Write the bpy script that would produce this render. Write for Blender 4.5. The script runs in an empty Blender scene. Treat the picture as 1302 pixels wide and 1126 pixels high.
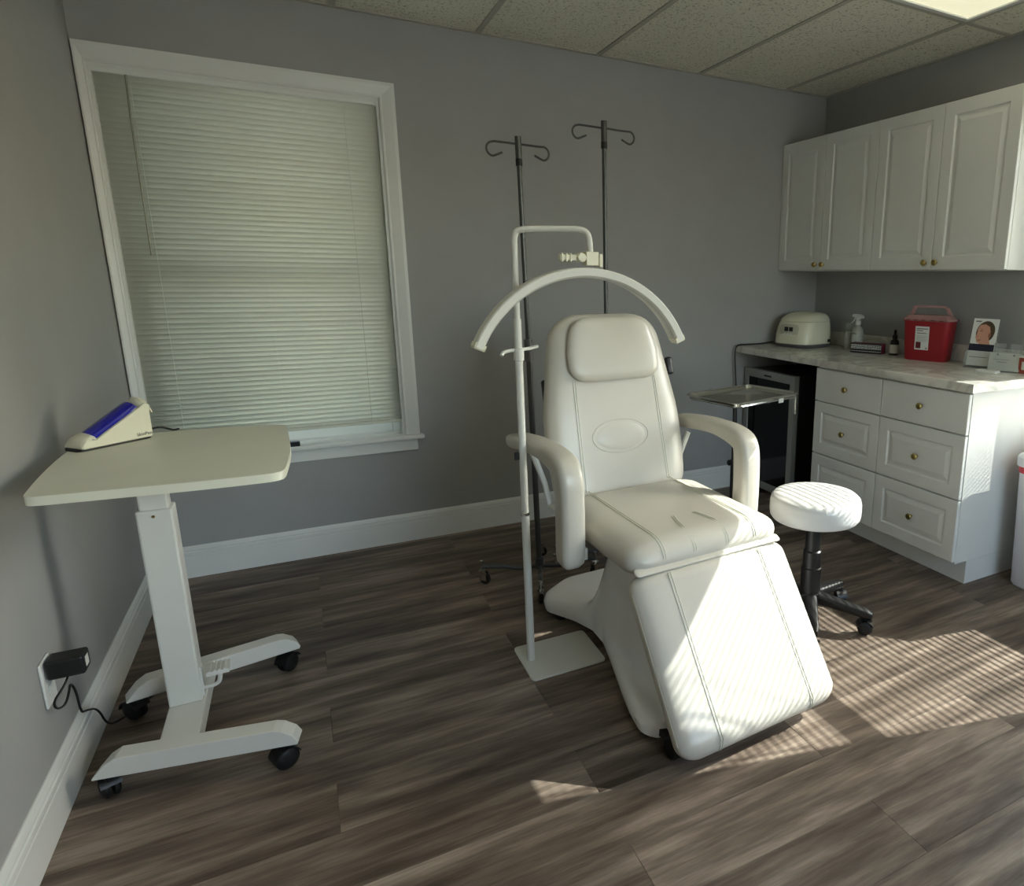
import bpy, bmesh, math, random
from mathutils import Vector, Matrix
PI = math.pi
random.seed(7)
C = bpy.context.scene.collection
# ---------------------------------------------------------------- camera
cam = bpy.data.cameras.new('camera'); cam_o = bpy.data.objects.new('camera', cam); C.objects.link(cam_o)
CR, CU, CF = Vector((0.87138, -0.48935, 0.03520)), None, None
pan, tilt, roll = 0.5132, -0.2217, 0.0107
CF = Vector((math.sin(pan)*math.cos(tilt), math.cos(pan)*math.cos(tilt), math.sin(tilt)))
r0 = Vector((math.cos(pan), -math.sin(pan), 0)); u0 = r0.cross(CF)
CR = r0*math.cos(roll)+u0*math.sin(roll); CU = -r0*math.sin(roll)+u0*math.cos(roll)
M = Matrix((CR, CU, -CF)).transposed().to_4x4(); M.translation = (0.6385, -3.4445, 1.3308)
cam_o.matrix_world = M
cam.sensor_fit = 'HORIZONTAL'; cam.sensor_width = 36; cam.lens = 840.01/1302*36
cam.shift_x = (651-856.39)/1302; cam.shift_y = (542.65-563)/1302; cam.clip_start = 0.02
bpy.context.scene.camera = cam_o
# ---------------------------------------------------------------- world, sun, exposure
vs = bpy.context.scene.view_settings
vs.view_transform = 'Standard'; vs.look = 'None'; vs.gamma = 1; vs.use_curve_mapping = False
vs.exposure = 2.88
w = bpy.data.worlds.new('sky'); bpy.context.scene.world = w; w.use_nodes = True
nt = w.node_tree; nt.nodes.clear()
sky = nt.nodes.new('ShaderNodeTexSky'); sky.sky_type = 'NISHITA'; sky.sun_disc = False
sky.sun_elevation = math.radians(36.8); sky.sun_rotation = math.radians(104); sky.altitude = 50; sky.dust_density = 2.0
bg = nt.nodes.new('ShaderNodeBackground'); bg.inputs[1].default_value = 0.40
wo = nt.nodes.new('ShaderNodeOutputWorld')
hz = nt.nodes.new('ShaderNodeMix'); hz.data_type = 'RGBA'; hz.inputs[0].default_value = 0.45; hz.inputs[7].default_value = (1.85, 1.85, 1.85, 1)   # thin bright haze
nt.links.new(sky.outputs[0], hz.inputs[6]); nt.links.new(hz.outputs[2], bg.inputs[0]); nt.links.new(bg.outputs[0], wo.inputs[0])
sl = bpy.data.lights.new('sun', 'SUN'); sl.energy = 2.4; sl.angle = math.radians(0.33); sl.color = (1.0, 0.97, 0.92)
so = bpy.data.objects.new('sun', sl); C.objects.link(so)
SD = Vector((-1, 0.252, -0.755)).normalized()
so.rotation_euler = SD.to_track_quat('-Z', 'Y').to_euler(); so.location = (9, -4, 6)
def portal(loc, rot, sx, sy):
    a = bpy.data.lights.new('window_portal', 'AREA'); a.shape = 'RECTANGLE'; a.size = sx; a.size_y = sy
    a.cycles.is_portal = True
    o = bpy.data.objects.new('window_portal', a); C.objects.link(o); o.location = loc; o.rotation_euler = rot
portal((3.83, -2.25, 1.33), (0, PI/2, 0), 1.6, 1.05)
portal((0.54, 0.18, 1.33), (-PI/2, 0, 0), 1.05, 1.6)
portal((2.3, -5.36, 1.5), (PI/2, 0, 0), 2.3, 1.5)

# ---------------------------------------------------------------- materials
def lin(c): return tuple(((x/255)/12.92 if x/255 <= 0.04045 else ((x/255+0.055)/1.055)**2.4) for x in c)
def mat(name, col, rough=0.5, metal=0.0, spec=0.5, coat=0.0, srgb=True, emit=None, bump=None, alpha=None, trans=0.0):
    m = bpy.data.materials.new(name); m.use_nodes = True; n = m.node_tree; b = n.nodes['Principled BSDF']
    c = lin(col) if srgb else col
    b.inputs['Base Color'].default_value = (*c, 1); b.inputs['Roughness'].default_value = rough
    b.inputs['Metallic'].default_value = metal; b.inputs['Specular IOR Level'].default_value = spec
    b.inputs['Coat Weight'].default_value = coat; b.inputs['Transmission Weight'].default_value = trans
    if alpha is not None: b.inputs['Alpha'].default_value = alpha
    if emit: b.inputs['Emission Color'].default_value = (*lin(emit[0]), 1); b.inputs['Emission Strength'].default_value = emit[1]
    # slight procedural variation of tone
    tc = n.nodes.new('ShaderNodeTexCoord'); nz = n.nodes.new('ShaderNodeTexNoise'); nz.inputs['Scale'].default_value = 6
    mp = n.nodes.new('ShaderNodeMapRange'); mp.inputs[3].default_value = 0.95; mp.inputs[4].default_value = 1.05
    mx = n.nodes.new('ShaderNodeMix'); mx.data_type = 'RGBA'; mx.blend_type = 'MULTIPLY'; mx.inputs[0].default_value = 1
    mx.inputs[6].default_value = (*c, 1)
    n.links.new(tc.outputs['Object'], nz.inputs['Vector']); n.links.new(nz.outputs[0], mp.inputs[0])
    n.links.new(mp.outputs[0], mx.inputs[7]); n.links.new(mx.outputs[2], b.inputs['Base Color'])
    if bump:
        z2 = n.nodes.new('ShaderNodeTexNoise'); z2.inputs['Scale'].default_value = bump[0]; z2.inputs['Detail'].default_value = 4
        bp = n.nodes.new('ShaderNodeBump'); bp.inputs['Strength'].default_value = bump[1]; bp.inputs['Distance'].default_value = bump[2]
        n.links.new(tc.outputs['Object'], z2.inputs['Vector']); n.links.new(z2.outputs[0], bp.inputs['Height'])
        n.links.new(bp.outputs[0], b.inputs['Normal'])
    return m
M_wall = mat('gray_wall_paint', (160, 159, 157), 0.6, bump=(120, 0.15, 0.002))
M_wallR = M_wall
M_trim = mat('white_trim_paint', (222, 222, 218), 0.35)
M_cab = mat('white_thermofoil', (222, 222, 218), 0.38)
M_vinyl = mat('cream_white_vinyl', (201, 196, 185), 0.34, bump=(420, 0.12, 0.0006), coat=0.15)
M_stoolv = mat('white_vinyl', (206, 205, 203), 0.35, bump=(420, 0.1, 0.0005))
M_seam = mat('cream_stitching', (214, 213, 198), 0.6)
M_abs = mat('glossy_white_plastic', (240, 240, 240), 0.16, coat=0.5)
M_whitemetal = mat('white_powder_coat', (218, 217, 210), 0.4)
M_desktop = mat('white_laminate', (232, 231, 214), 0.42)
M_black = mat('black_plastic', (14, 14, 15), 0.42)
M_rubber = mat('black_rubber', (9, 9, 9), 0.6)
M_chrome = mat('chrome', (215, 215, 212), 0.14, 1.0)
M_polesteel = mat('dull_steel_tube', (84, 85, 84), 0.36, 0.75)
M_legsteel = mat('gray_steel_leg', (84, 87, 90), 0.4, 0.6)
M_steel = mat('stainless_steel', (205, 205, 200), 0.2, 1.0)
M_brass = mat('antique_brass', (165, 145, 88), 0.28, 1.0)
M_fridgeframe = mat('brushed_steel_frame', (165, 165, 160), 0.45, 0.5)
M_fridgeglass = mat('dark_glass', (6, 6, 9), 0.1, spec=0.3)
M_inner = mat('dark_interior', (20, 20, 30), 0.6)
M_cream = mat('cream_plastic', (222, 218, 196), 0.35)
M_creamdk = mat('cream_plastic_panel', (196, 193, 174), 0.35)
M_redplastic = mat('red_plastic', (150, 26, 36), 0.32)
M_pinklid = mat('clear_pinkish_lid', (205, 150, 145), 0.25, alpha=0.55)
M_clear = mat('clear_plastic', (200, 205, 200), 0.12, alpha=0.18)
M_wand = mat('clear_grey_wand', (150, 152, 138), 0.25, alpha=0.8)
M_clearwhite = mat('frosted_plastic', (215, 218, 208), 0.3, alpha=0.55)
M_paper = mat('white_paper', (222, 220, 214), 0.6)
M_ink = mat('black_ink', (28, 26, 28), 0.5)
M_gray_ink = mat('gray_ink', (120, 118, 112), 0.5)
M_redink = mat('maroon_ink', (96, 26, 26), 0.5)
M_magenta = mat('magenta_print', (120, 20, 60), 0.4)
M_navy = mat('navy_print', (34, 32, 52), 0.4)
M_skin = mat('skin_tone_print', (205, 150, 125), 0.5)
M_skin2 = mat('shaded_skin_print', (160, 100, 80), 0.5)
M_hair = mat('brown_hair_print', (86, 66, 46), 0.5)
M_blue = mat('cobalt_blue_gloss', (22, 24, 150), 0.08, coat=0.8)
M_grayp = mat('gray_plastic', (96, 94, 96), 0.4)
M_orange = mat('terracotta_plastic', (160, 70, 50), 0.4)
M_pinkbag = mat('red_liner_bag', (205, 50, 66), 0.35)
M_bin = mat('white_bin_plastic', (225, 224, 232), 0.3)
M_tee = mat('ceiling_grid_metal', (176, 172, 158), 0.5)
M_ledpcb = mat('diffuser_strip', (196, 196, 190), 0.35)
M_diff = mat('acrylic_diffuser', (232, 230, 205), 0.4, emit=((255, 250, 215), 0.10))
M_ground = mat('outdoor_ground', (210, 207, 200), 0.9)
M_siding = mat('window_vinyl', (225, 227, 222), 0.4)
M_glove = mat('violet_label', (92, 84, 150), 0.5)

def ceiling_mat():
    m = bpy.data.materials.new('fissured_ceiling_tile'); m.use_nodes = True; n = m.node_tree; b = n.nodes['Principled BSDF']
    b.inputs['Roughness'].default_value = 0.9
    tc = n.nodes.new('ShaderNodeTexCoord')
    a = n.nodes.new('ShaderNodeTexNoise'); a.inputs['Scale'].default_value = 95; a.inputs['Detail'].default_value = 3
    r = n.nodes.new('ShaderNodeValToRGB'); r.color_ramp.elements[0].position = 0.33; r.color_ramp.elements[1].position = 0.44
    r.color_ramp.elements[0].color = (*lin((170, 166, 146)), 1); r.color_ramp.elements[1].color = (*lin((228, 225, 208)), 1)
    n.links.new(tc.outputs['Object'], a.inputs['Vector']); n.links.new(a.outputs[0], r.inputs[0]); n.links.new(r.outputs[0], b.inputs['Base Color'])
    bp = n.nodes.new('ShaderNodeBump'); bp.inputs['Strength'].default_value = 0.5; bp.inputs['Distance'].default_value = 0.004
    n.links.new(a.outputs[0], bp.inputs['Height']); n.links.new(bp.outputs[0], b.inputs['Normal'])
    return m
M_tile = ceiling_mat()
def plank_mat():
    m = bpy.data.materials.new('wood_look_vinyl_plank'); m.use_nodes = True; n = m.node_tree; b = n.nodes['Principled BSDF']
    b.inputs['Roughness'].default_value = 0.5; b.inputs['Specular IOR Level'].default_value = 0.3
    tc = n.nodes.new('ShaderNodeTexCoord'); oi = n.nodes.new('ShaderNodeObjectInfo')
    cb = n.nodes.new('ShaderNodeCombineXYZ'); mu = n.nodes.new('ShaderNodeMath'); mu.operation = 'MULTIPLY'; mu.inputs[1].default_value = 37
    n.links.new(oi.outputs['Random'], mu.inputs[0]); n.links.new(mu.outputs[0], cb.inputs[0]); n.links.new(mu.outputs[0], cb.inputs[2])
    ad = n.nodes.new('ShaderNodeVectorMath'); ad.operation = 'ADD'
    n.links.new(tc.outputs['Object'], ad.inputs[0]); n.links.new(cb.outputs[0], ad.inputs[1])
    def noise(sc, vec, det=5):
        mp = n.nodes.new('ShaderNodeMapping'); mp.inputs['Scale'].default_value = sc
        z = n.nodes.new('ShaderNodeTexNoise'); z.inputs['Scale'].default_value = 1; z.inputs['Detail'].default_value = det; z.inputs['Roughness'].default_value = 0.6
        n.links.new(vec, mp.inputs['Vector']); n.links.new(mp.outputs[0], z.inputs['Vector']); return z.outputs[0]
    big = noise((1.9, 17, 1), ad.outputs[0]); fine = noise((7, 150, 1), ad.outputs[0])
    r = n.nodes.new('ShaderNodeValToRGB'); e = r.color_ramp.elements
    e[0].position = 0.33; e[0].color = (*lin((74, 63, 54)), 1)
    e[1].position = 0.70; e[1].color = (*lin((156, 141, 127)), 1)
    mid = e.new(0.5); mid.color = (*lin((112, 98, 87)), 1)
    n.links.new(big, r.inputs[0])
    r2 = n.nodes.new('ShaderNodeMapRange'); r2.inputs[1].default_value = 0.3; r2.inputs[2].default_value = 0.7; r2.inputs[3].default_value = 0.78; r2.inputs[4].default_value = 1.12
    n.links.new(fine, r2.inputs[0])
    r3 = n.nodes.new('ShaderNodeMapRange'); r3.inputs[3].default_value = 0.86; r3.inputs[4].default_value = 1.12; n.links.new(oi.outputs['Random'], r3.inputs[0])
    mm = n.nodes.new('ShaderNodeMath'); mm.operation = 'MULTIPLY'; n.links.new(r2.outputs[0], mm.inputs[0]); n.links.new(r3.outputs[0], mm.inputs[1])
    mx = n.nodes.new('ShaderNodeMix'); mx.data_type = 'RGBA'; mx.blend_type = 'MULTIPLY'; mx.inputs[0].default_value = 1
    n.links.new(r.outputs[0], mx.inputs[6]); n.links.new(mm.outputs[0], mx.inputs[7]); n.links.new(mx.outputs[2], b.inputs['Base Color'])
    bp = n.nodes.new('ShaderNodeBump'); bp.inputs['Strength'].default_value = 0.25; bp.inputs['Distance'].default_value = 0.001
    n.links.new(fine, bp.inputs['Height']); n.links.new(bp.outputs[0], b.inputs['Normal'])
    return m
M_plank = plank_mat()
def marble_mat():
    m = bpy.data.materials.new('marble_laminate'); m.use_nodes = True; n = m.node_tree; b = n.nodes['Principled BSDF']
    b.inputs['Roughness'].default_value = 0.22
    tc = n.nodes.new('ShaderNodeTexCoord'); z = n.nodes.new('ShaderNodeTexNoise'); z.inputs['Scale'].default_value = 5; z.inputs['Detail'].default_value = 9; z.inputs['Distortion'].default_value = 1.3
    r = n.nodes.new('ShaderNodeValToRGB'); e = r.color_ramp.elements
    e[0].position = 0.38; e[0].color = (*lin((214, 212, 204)), 1); e[1].position = 0.62; e[1].color = (*lin((222, 220, 212)), 1)
    v = e.new(0.49); v.color = (*lin((188, 186, 179)), 1); v2 = e.new(0.46); v2.color = (*lin((206, 204, 196)), 1); v3 = e.new(0.53); v3.color = (*lin((200, 198, 190)), 1)
    n.links.new(tc.outputs['Object'], z.inputs['Vector']); n.links.new(z.outputs[0], r.inputs[0]); n.links.new(r.outputs[0], b.inputs['Base Color'])
    return m
M_marble = marble_mat()
def glass_mat():
    m = bpy.data.materials.new('window_glass'); m.use_nodes = True; n = m.node_tree; n.nodes.clear()
    o = n.nodes.new('ShaderNodeOutputMaterial'); t = n.nodes.new('ShaderNodeBsdfTransparent'); g = n.nodes.new('ShaderNodeBsdfGlossy'); g.inputs['Roughness'].default_value = 0
    t.inputs[0].default_value = (0.93, 0.96, 0.94, 1)
    f = n.nodes.new('ShaderNodeFresnel'); mx = n.nodes.new('ShaderNodeMixShader')
    n.links.new(f.outputs[0], mx.inputs[0]); n.links.new(t.outputs[0], mx.inputs[1]); n.links.new(g.outputs[0], mx.inputs[2]); n.links.new(mx.outputs[0], o.inputs[0])
    return m
M_glass = glass_mat()
def slat_mat(name, tr):
    m = bpy.data.materials.new(name); m.use_nodes = True; n = m.node_tree; b = n.nodes['Principled BSDF']
    b.inputs['Base Color'].default_value = (*lin((212, 213, 200)), 1); b.inputs['Roughness'].default_value = 0.4
    t = n.nodes.new('ShaderNodeBsdfTranslucent'); t.inputs[0].default_value = (*lin((214, 222, 196)), 1)
    mx = n.nodes.new('ShaderNodeMixShader'); mx.inputs[0].default_value = tr
    n.links.new(b.outputs[0], mx.inputs[1]); n.links.new(t.outputs[0], mx.inputs[2]); n.links.new(mx.outputs[0], n.nodes['Material Output'].inputs[0])
    return m
M_slat = slat_mat('vinyl_blind_slat', 0.06)
M_slat2 = slat_mat('opaque_blind_slat', 0.02)

# ---------------------------------------------------------------- geometry helpers
def BM(): return bmesh.new()
def obj(name, bm, m, parent=None, smooth=False, bevel=0.0, seg=2, loc=None, rotz=0):
    me = bpy.data.meshes.new(name); bmesh.ops.recalc_face_normals(bm, faces=bm.faces[:]); bm.to_mesh(me); bm.free(); me.materials.append(m)
    o = bpy.data.objects.new(name, me); C.objects.link(o)
    if parent is not None: o.parent = parent
    if loc: o.location = loc
    if rotz: o.rotation_euler = (0, 0, rotz)
    if smooth:
        for p in me.polygons: p.use_smooth = True
        try: me.set_sharp_from_angle(angle=math.radians(38))
        except Exception: pass
    if bevel:
        md = o.modifiers.new('bevel', 'BEVEL'); md.width = bevel; md.segments = seg; md.limit_method = 'ANGLE'; md.angle_limit = math.radians(40)
    return o
def thing(name, label, cat, loc=(0, 0, 0), rotz=0, group=None):
    o = bpy.data.objects.new(name, None); C.objects.link(o); o.location = loc; o.rotation_euler = (0, 0, rotz); o.empty_display_size = 0.05
    o['label'] = label; o['category'] = cat
    if group: o['group'] = group
    return o
def tag(o, label, cat, group=None):
    o['label'] = label; o['category'] = cat
    if group: o['group'] = group
    return o
def struct(name, bm, m, parent=None, **k):
    o = obj(name, bm, m, parent, **k)
    if parent is None: o['kind'] = 'structure'
    return o
def box(bm, x0, x1, y0, y1, z0, z1, mtx=None):
    vs_ = [bm.verts.new(p) for p in [(x0, y0, z0), (x1, y0, z0), (x1, y1, z0), (x0, y1, z0), (x0, y0, z1), (x1, y0, z1), (x1, y1, z1), (x0, y1, z1)]]
    for f in [(0, 3, 2, 1), (4, 5, 6, 7), (0, 1, 5, 4), (1, 2, 6, 5), (2, 3, 7, 6), (3, 0, 4, 7)]: bm.faces.new([vs_[i] for i in f])
    if mtx is not None: bmesh.ops.transform(bm, matrix=mtx, verts=vs_)
    return vs_
def B(x0, x1, y0, y1, z0, z1): b = BM(); box(b, x0, x1, y0, y1, z0, z1); return b
def frame_of(d):
    d = d.normalized(); a = Vector((0, 0, 1)) if abs(d.z) < 0.9 else Vector((1, 0, 0))
    x = d.cross(a).normalized(); return x, x.cross(d).normalized()
def loft(bm, secs, cap=True):
    rings = [[bm.verts.new(p) for p in s] for s in secs]; n = len(rings[0])
    for a, b in zip(rings, rings[1:]):
        for i in range(n): bm.faces.new((a[i], a[(i+1) % n], b[(i+1) % n], b[i]))
    if cap: bm.faces.new(rings[0][::-1]); bm.faces.new(rings[-1])
def tube(bm, pts, r, n=12, cap=True):
    pts = [Vector(p) for p in pts]; secs = []; x = None
    for i, p in enumerate(pts):
        d = (pts[min(i+1, len(pts)-1)]-pts[max(i-1, 0)]).normalized()
        if x is None: x, y = frame_of(d)
        else: x = (x-d*x.dot(d)).normalized(); y = d.cross(x)
        if secs == []: y = d.cross(x)
        rr = r[i] if isinstance(r, (list, tuple)) else r
        secs.append([p+x*rr*math.cos(2*PI*k/n)+y*rr*math.sin(2*PI*k/n) for k in range(n)])
    loft(bm, secs, cap)
def T(pts, r, n=12): b = BM(); tube(b, pts, r, n); return b
def lathe(bm, prof, c=(0, 0, 0), n=24, axis='z'):
    secs = []
    for rr, z in prof:
        s = []
        for k in range(n):
            a = 2*PI*k/n; p = (rr*math.cos(a), rr*math.sin(a), z)
            if axis == 'x': p = (z, p[0], p[1])
            if axis == 'y': p = (p[0], z, p[1])
            s.append(Vector(p)+Vector(c))
        secs.append(s)
    loft(bm, secs)
def L(prof, c=(0, 0, 0), n=24, axis='z'): b = BM(); lathe(b, prof, c, n, axis); return b
def arc(c, r, a0, a1, n, ex, ey):
    c = Vector(c); ex = Vector(ex); ey = Vector(ey)
    return [c+ex*r*math.cos(a0+(a1-a0)*i/n)+ey*r*math.sin(a0+(a1-a0)*i/n) for i in range(n+1)]
def smooth_path(pts, it=2):
    pts = [Vector(p) for p in pts]
    for _ in range(it):
        q = [pts[0]]
        for a, b in zip(pts, pts[1:]): q += [a*0.75+b*0.25, a*0.25+b*0.75]
        q.append(pts[-1]); pts = q
    return pts
def prism(bm, poly, z0, z1, mtx=None):
    a = [bm.verts.new((x, y, z0)) for x, y in poly]; b = [bm.verts.new((x, y, z1)) for x, y in poly]; n = len(poly)
    bm.faces.new(a[::-1]); bm.faces.new(b)
    for i in range(n): bm.faces.new((a[i], a[(i+1) % n], b[(i+1) % n], b[i]))
    if mtx is not None: bmesh.ops.transform(bm, matrix=mtx, verts=a+b)
def rrect(w, h, r, n=5, cx=0, cy=0):
    o = []
    for sx, sy, a in ((1, 1, 0), (-1, 1, PI/2), (-1, -1, PI), (1, -1, 1.5*PI)):
        for k in range(n+1):
            t = a+PI/2*k/n; o.append((cx+sx*(w-r)+r*math.cos(t), cy+sy*(h-r)+r*math.sin(t)))
    return o
def sexp(v, p): return math.copysign(abs(v)**p, v)
def pad(bm, O, U, N, Tn, t0, t1, wf, th, rc=0.05, re=0.04, p=5, npt=44, nt=26, crown=0.0):
    """upholstered cushion: width along U, thickness along N, length along Tn"""
    O, U, N, Tn = Vector(O), Vector(U), Vector(N), Vector(Tn); secs = []
    Ln = t1-t0; ds = []
    rm = max(rc, re)
    for k in range(9): ds.append(rm*(1-math.cos(PI/2*k/8)))
    mids = [rm+(Ln-2*rm)*k/nt for k in range(1, nt)]
    ts = ds+mids+[Ln-d for d in ds[::-1]]
    for d0 in ts:
        d = min(d0, Ln-d0); t = t0+d0; w_ = wf(t)
        kc = math.sqrt(max(0, 1-(1-d/rc)**2)) if d < rc else 1
        ke = math.sqrt(max(0, 1-(1-d/re)**2)) if d < re else 1
        a = w_-rc*(1-kc)-(0.3*re*(1-ke)); b = max(th*ke, 0.0008)
        s = []
        for i in range(npt):
            an = 2*PI*i/npt; cu, sn = sexp(math.cos(an), 2/p), sexp(math.sin(an), 2/2.6)
            s.append(O+U*a*cu+N*(b*sn+(crown*(1-cu*cu) if sn > 0 else 0)*ke)+Tn*t)
        secs.append(s)
    loft(bm, secs)
def raised(bm, x, y0, y1, z0, z1, d=-1, th=0.018, border=0.055, flat=False):
    """door/drawer front in a plane x=const facing d*x; nested rings form the groove and raised field"""
    rings = [(0, -th), (0, -0.002), (0.002, 0)]
    if not flat: rings += [(border, 0), (border+0.006, -0.006), (border+0.014, -0.006), (border+0.034, -0.0005)]
    loops = []
    for ins, dep in rings:
        X = x+d*dep if d > 0 else x-dep
        loops.append([(X, y0+ins, z0+ins), (X, y1-ins, z0+ins), (X, y1-ins, z1-ins), (X, y0+ins, z1-ins)])
    loft(bm, loops)
def text_mesh(name, s, size, m, parent, mtx, ext=0.0004):
    cu = bpy.data.curves.new(name, 'FONT'); cu.body = s; cu.size = size; cu.extrude = ext; cu.align_x = 'CENTER'; cu.align_y = 'CENTER'
    o = bpy.data.objects.new(name+'_curve', cu); C.objects.link(o)
    dg = bpy.context.evaluated_depsgraph_get(); me = bpy.data.meshes.new_from_object(o.evaluated_get(dg)); bpy.data.objects.remove(o)
    me.materials.clear(); me.materials.append(m); me.name = name
    q = bpy.data.objects.new(name, me); C.objects.link(q); q.parent = parent; q.matrix_local = mtx; return q
def copy_tree(o, parent=None):
    c = o.copy(); C.objects.link(c); c.parent = parent
    for ch in list(o.children): copy_tree(ch, c)
    return c

W, H, FR = 3.654, 2.438, -5.2      # room: x 0..W, y FR..0
CTZ = 0.920
# ================================================================ SETTING
flo = struct('floor', B(-0.1, W+0.1, FR-0.1, 0.1, -0.06, -0.004), mat('subfloor', (60, 52, 46), 0.8))
# planks
plank_meshes = {}
def plank(x0, x1, y0, y1):
    g = 0.0003; w_, h_ = (x1-x0)/2-g, (y1-y0)/2-g; key = (round(w_, 4), round(h_, 4))
    if key not in plank_meshes:
        b = BM(); loft(b, [[(-w_, -h_, -0.004), (w_, -h_, -0.004), (w_, h_, -0.004), (-w_, h_, -0.004)],
                           [(-w_, -h_, -0.0006), (w_, -h_, -0.0006), (w_, h_, -0.0006), (-w_, h_, -0.0006)],
                           [(-w_+.0005, -h_+.0005, 0), (w_-.0005, -h_+.0005, 0), (w_-.0005, h_-.0005, 0), (-w_+.0005, h_-.0005, 0)]])
        me = bpy.data.meshes.new('plank'); bmesh.ops.recalc_face_normals(b, faces=b.faces[:]); b.to_mesh(me); b.free(); me.materials.append(M_plank); plank_meshes[key] = me
    o = bpy.data.objects.new('plank', plank_meshes[key]); C.objects.link(o); o.location = ((x0+x1)/2, (y0+y1)/2, 0); o.parent = flo
PW = 0.183
k = 0
for j in range(-13, 18):
    ya, yb = -2.235+PW*(j), -2.235+PW*(j+1)
    ya2, yb2 = max(ya, FR), min(yb, 0)
    if yb2-ya2 < 0.01: continue
    off = 1.21 if (j % 2 == 1) else 0.605
    off = off if True else off
    xs = [off+1.22*i for i in range(-2, 3)]
    xs = [0]+[x for x in xs if 0.02 < x < W-0.02]+[W]
    for a, b_ in zip(xs, xs[1:]): plank(a, b_, ya2, yb2)
# walls (back wall with window opening, right wall with window opening)
WX0, WX1, WZ0, WZ1 = 0.036, 1.047, 0.555, 2.100       # back window opening
RY0, RY1 = -2.745, -1.760                             # right window opening (y)
def wall_with_hole(name, axis, a0, a1, h0, h1, z0, z1, p0, p1):
    b = BM()
    def bx(u0_, u1_, zz0, zz1):
        if axis == 'x': box(b, u0_, u1_, p0, p1, zz0, zz1)
        else: box(b, p0, p1, u0_, u1_, zz0, zz1)
    bx(a0, h0, 0, H); bx(h1, a1, 0, H); bx(h0, h1, 0, z0); bx(h0, h1, z1, H)
    return struct(name, b, M_wall)
wall_with_hole('wall_back', 'x', -0.12, W+0.12, WX0, WX1, WZ0, WZ1, 0, 0.14)
wall_with_hole('wall_right', 'y', FR-0.12, 0, RY0, RY1, WZ0, WZ1, W, W+0.14)
struct('wall_left', B(-0.12, 0, FR-0.12, 0, 0, H), M_wall)
# unseen front wall, opened for an added window that brings fill light
b = BM(); box(b, 0, 1.2, FR-0.12, FR, 0, H); box(b, 3.4, W, FR-0.12, FR, 0, H); box(b, 1.2, 3.4, FR-0.12, FR, 0, 0.80); box(b, 1.2, 3.4, FR-0.12, FR, 2.2, H)
struct('wall_front', b, M_wall)
# ceiling
cei = struct('ceiling', B(-0.12, W+0.12, FR-0.12, 0.14, H+0.012, H+0.06), M_tile)
TX0 = 0.891; gx = [TX0+0.6096*i for i in range(-1, 5)]; YG = -1.2546
gy = [YG, YG-1.2192, YG-2*1.2192, YG-3*1.2192]
xs = [0]+gx+[W]; ys = [0]+gy+[FR]
FX = (gx[4], gx[5], gy[1], gy[0]); TROF = {(5, 1), (2, 1), (2, 2), (5, 2), (2, 3)}
for i in range(len(xs)-1):
    for j in range(len(ys)-1):
        if (i, j) in TROF: continue
        g = 0.011; b = BM()
        x0, x1, y1, y0 = xs[i]+g, xs[i+1]-g, ys[j]-g, ys[j+1]+g
        box(b, x0-(x0+x1)/2, x1-(x0+x1)/2, y0-(y0+y1)/2, y1-(y0+y1)/2, 0.0035, 0.011)
        o = obj('ceiling_tile', b, M_tile, cei); o.location = ((x0+x1)/2, (y0+y1)/2, H)
for x in gx: obj('grid_tee', B(x-0.012, x+0.012, FR, 0, H-0.001, H+0.011), M_tee, cei)
for y in gy:
    for a, b_ in zip(xs, xs[1:]): obj('grid_tee', B(a+0.0121, b_-0.0121, y-0.012, y+0.012, H-0.001, H+0.011), M_tee, cei)
b = BM()
box(b, 0, W, -0.02, 0, H-0.002, H+0.0105); box(b, W-0.02, W, FR, -0.02, H-0.002, H+0.0105); box(b, 0, 0.02, FR, -0.02, H-0.002, H+0.0105); box(b, 0.02, W-0.02, FR, FR+0.02, H-0.002, H+0.0105)
obj('wall_angle', b, M_tee, cei)
# light fixtures: one in view, the rest added unseen for ambient light
hw_, hl_ = 0.2925, 0.5973
def troffer(x, y, label):
    lf = thing('ceiling_light', label, 'ceiling light', (x, y, H))
    b = BM(); box(b, -hw_, hw_, -hl_, -hl_+0.022, -0.004, 0.0105); box(b, -hw_, hw_, hl_-0.022, hl_, -0.004, 0.0105)
    box(b, -hw_, -hw_+0.022, -hl_+0.022, hl_-0.022, -0.004, 0.0105); box(b, hw_-0.022, hw_, -hl_+0.022, hl_-0.022, -0.004, 0.0105)
    obj('frame', b, M_trim, lf, bevel=0.002)
    obj('diffuser', B(-hw_+0.022, hw_-0.022, -hl_+0.022, hl_-0.022, 0.003, 0.009), M_diff, lf)
troffer((FX[0]+FX[1])/2, (FX[2]+FX[3])/2, 'glowing recessed troffer with cream diffuser at the top right of the ceiling')
for i_, j_, d_ in ((2, 1, 'over the desk side of the room'), (2, 2, 'over the camera'), (5, 2, 'above the right wall window'), (2, 3, 'near the front wall')):
    troffer((gx[i_-1]+gx[i_])/2, (gy[j_]+gy[j_-1])/2, 'recessed troffer added out of view for ambient light, '+d_)
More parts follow.
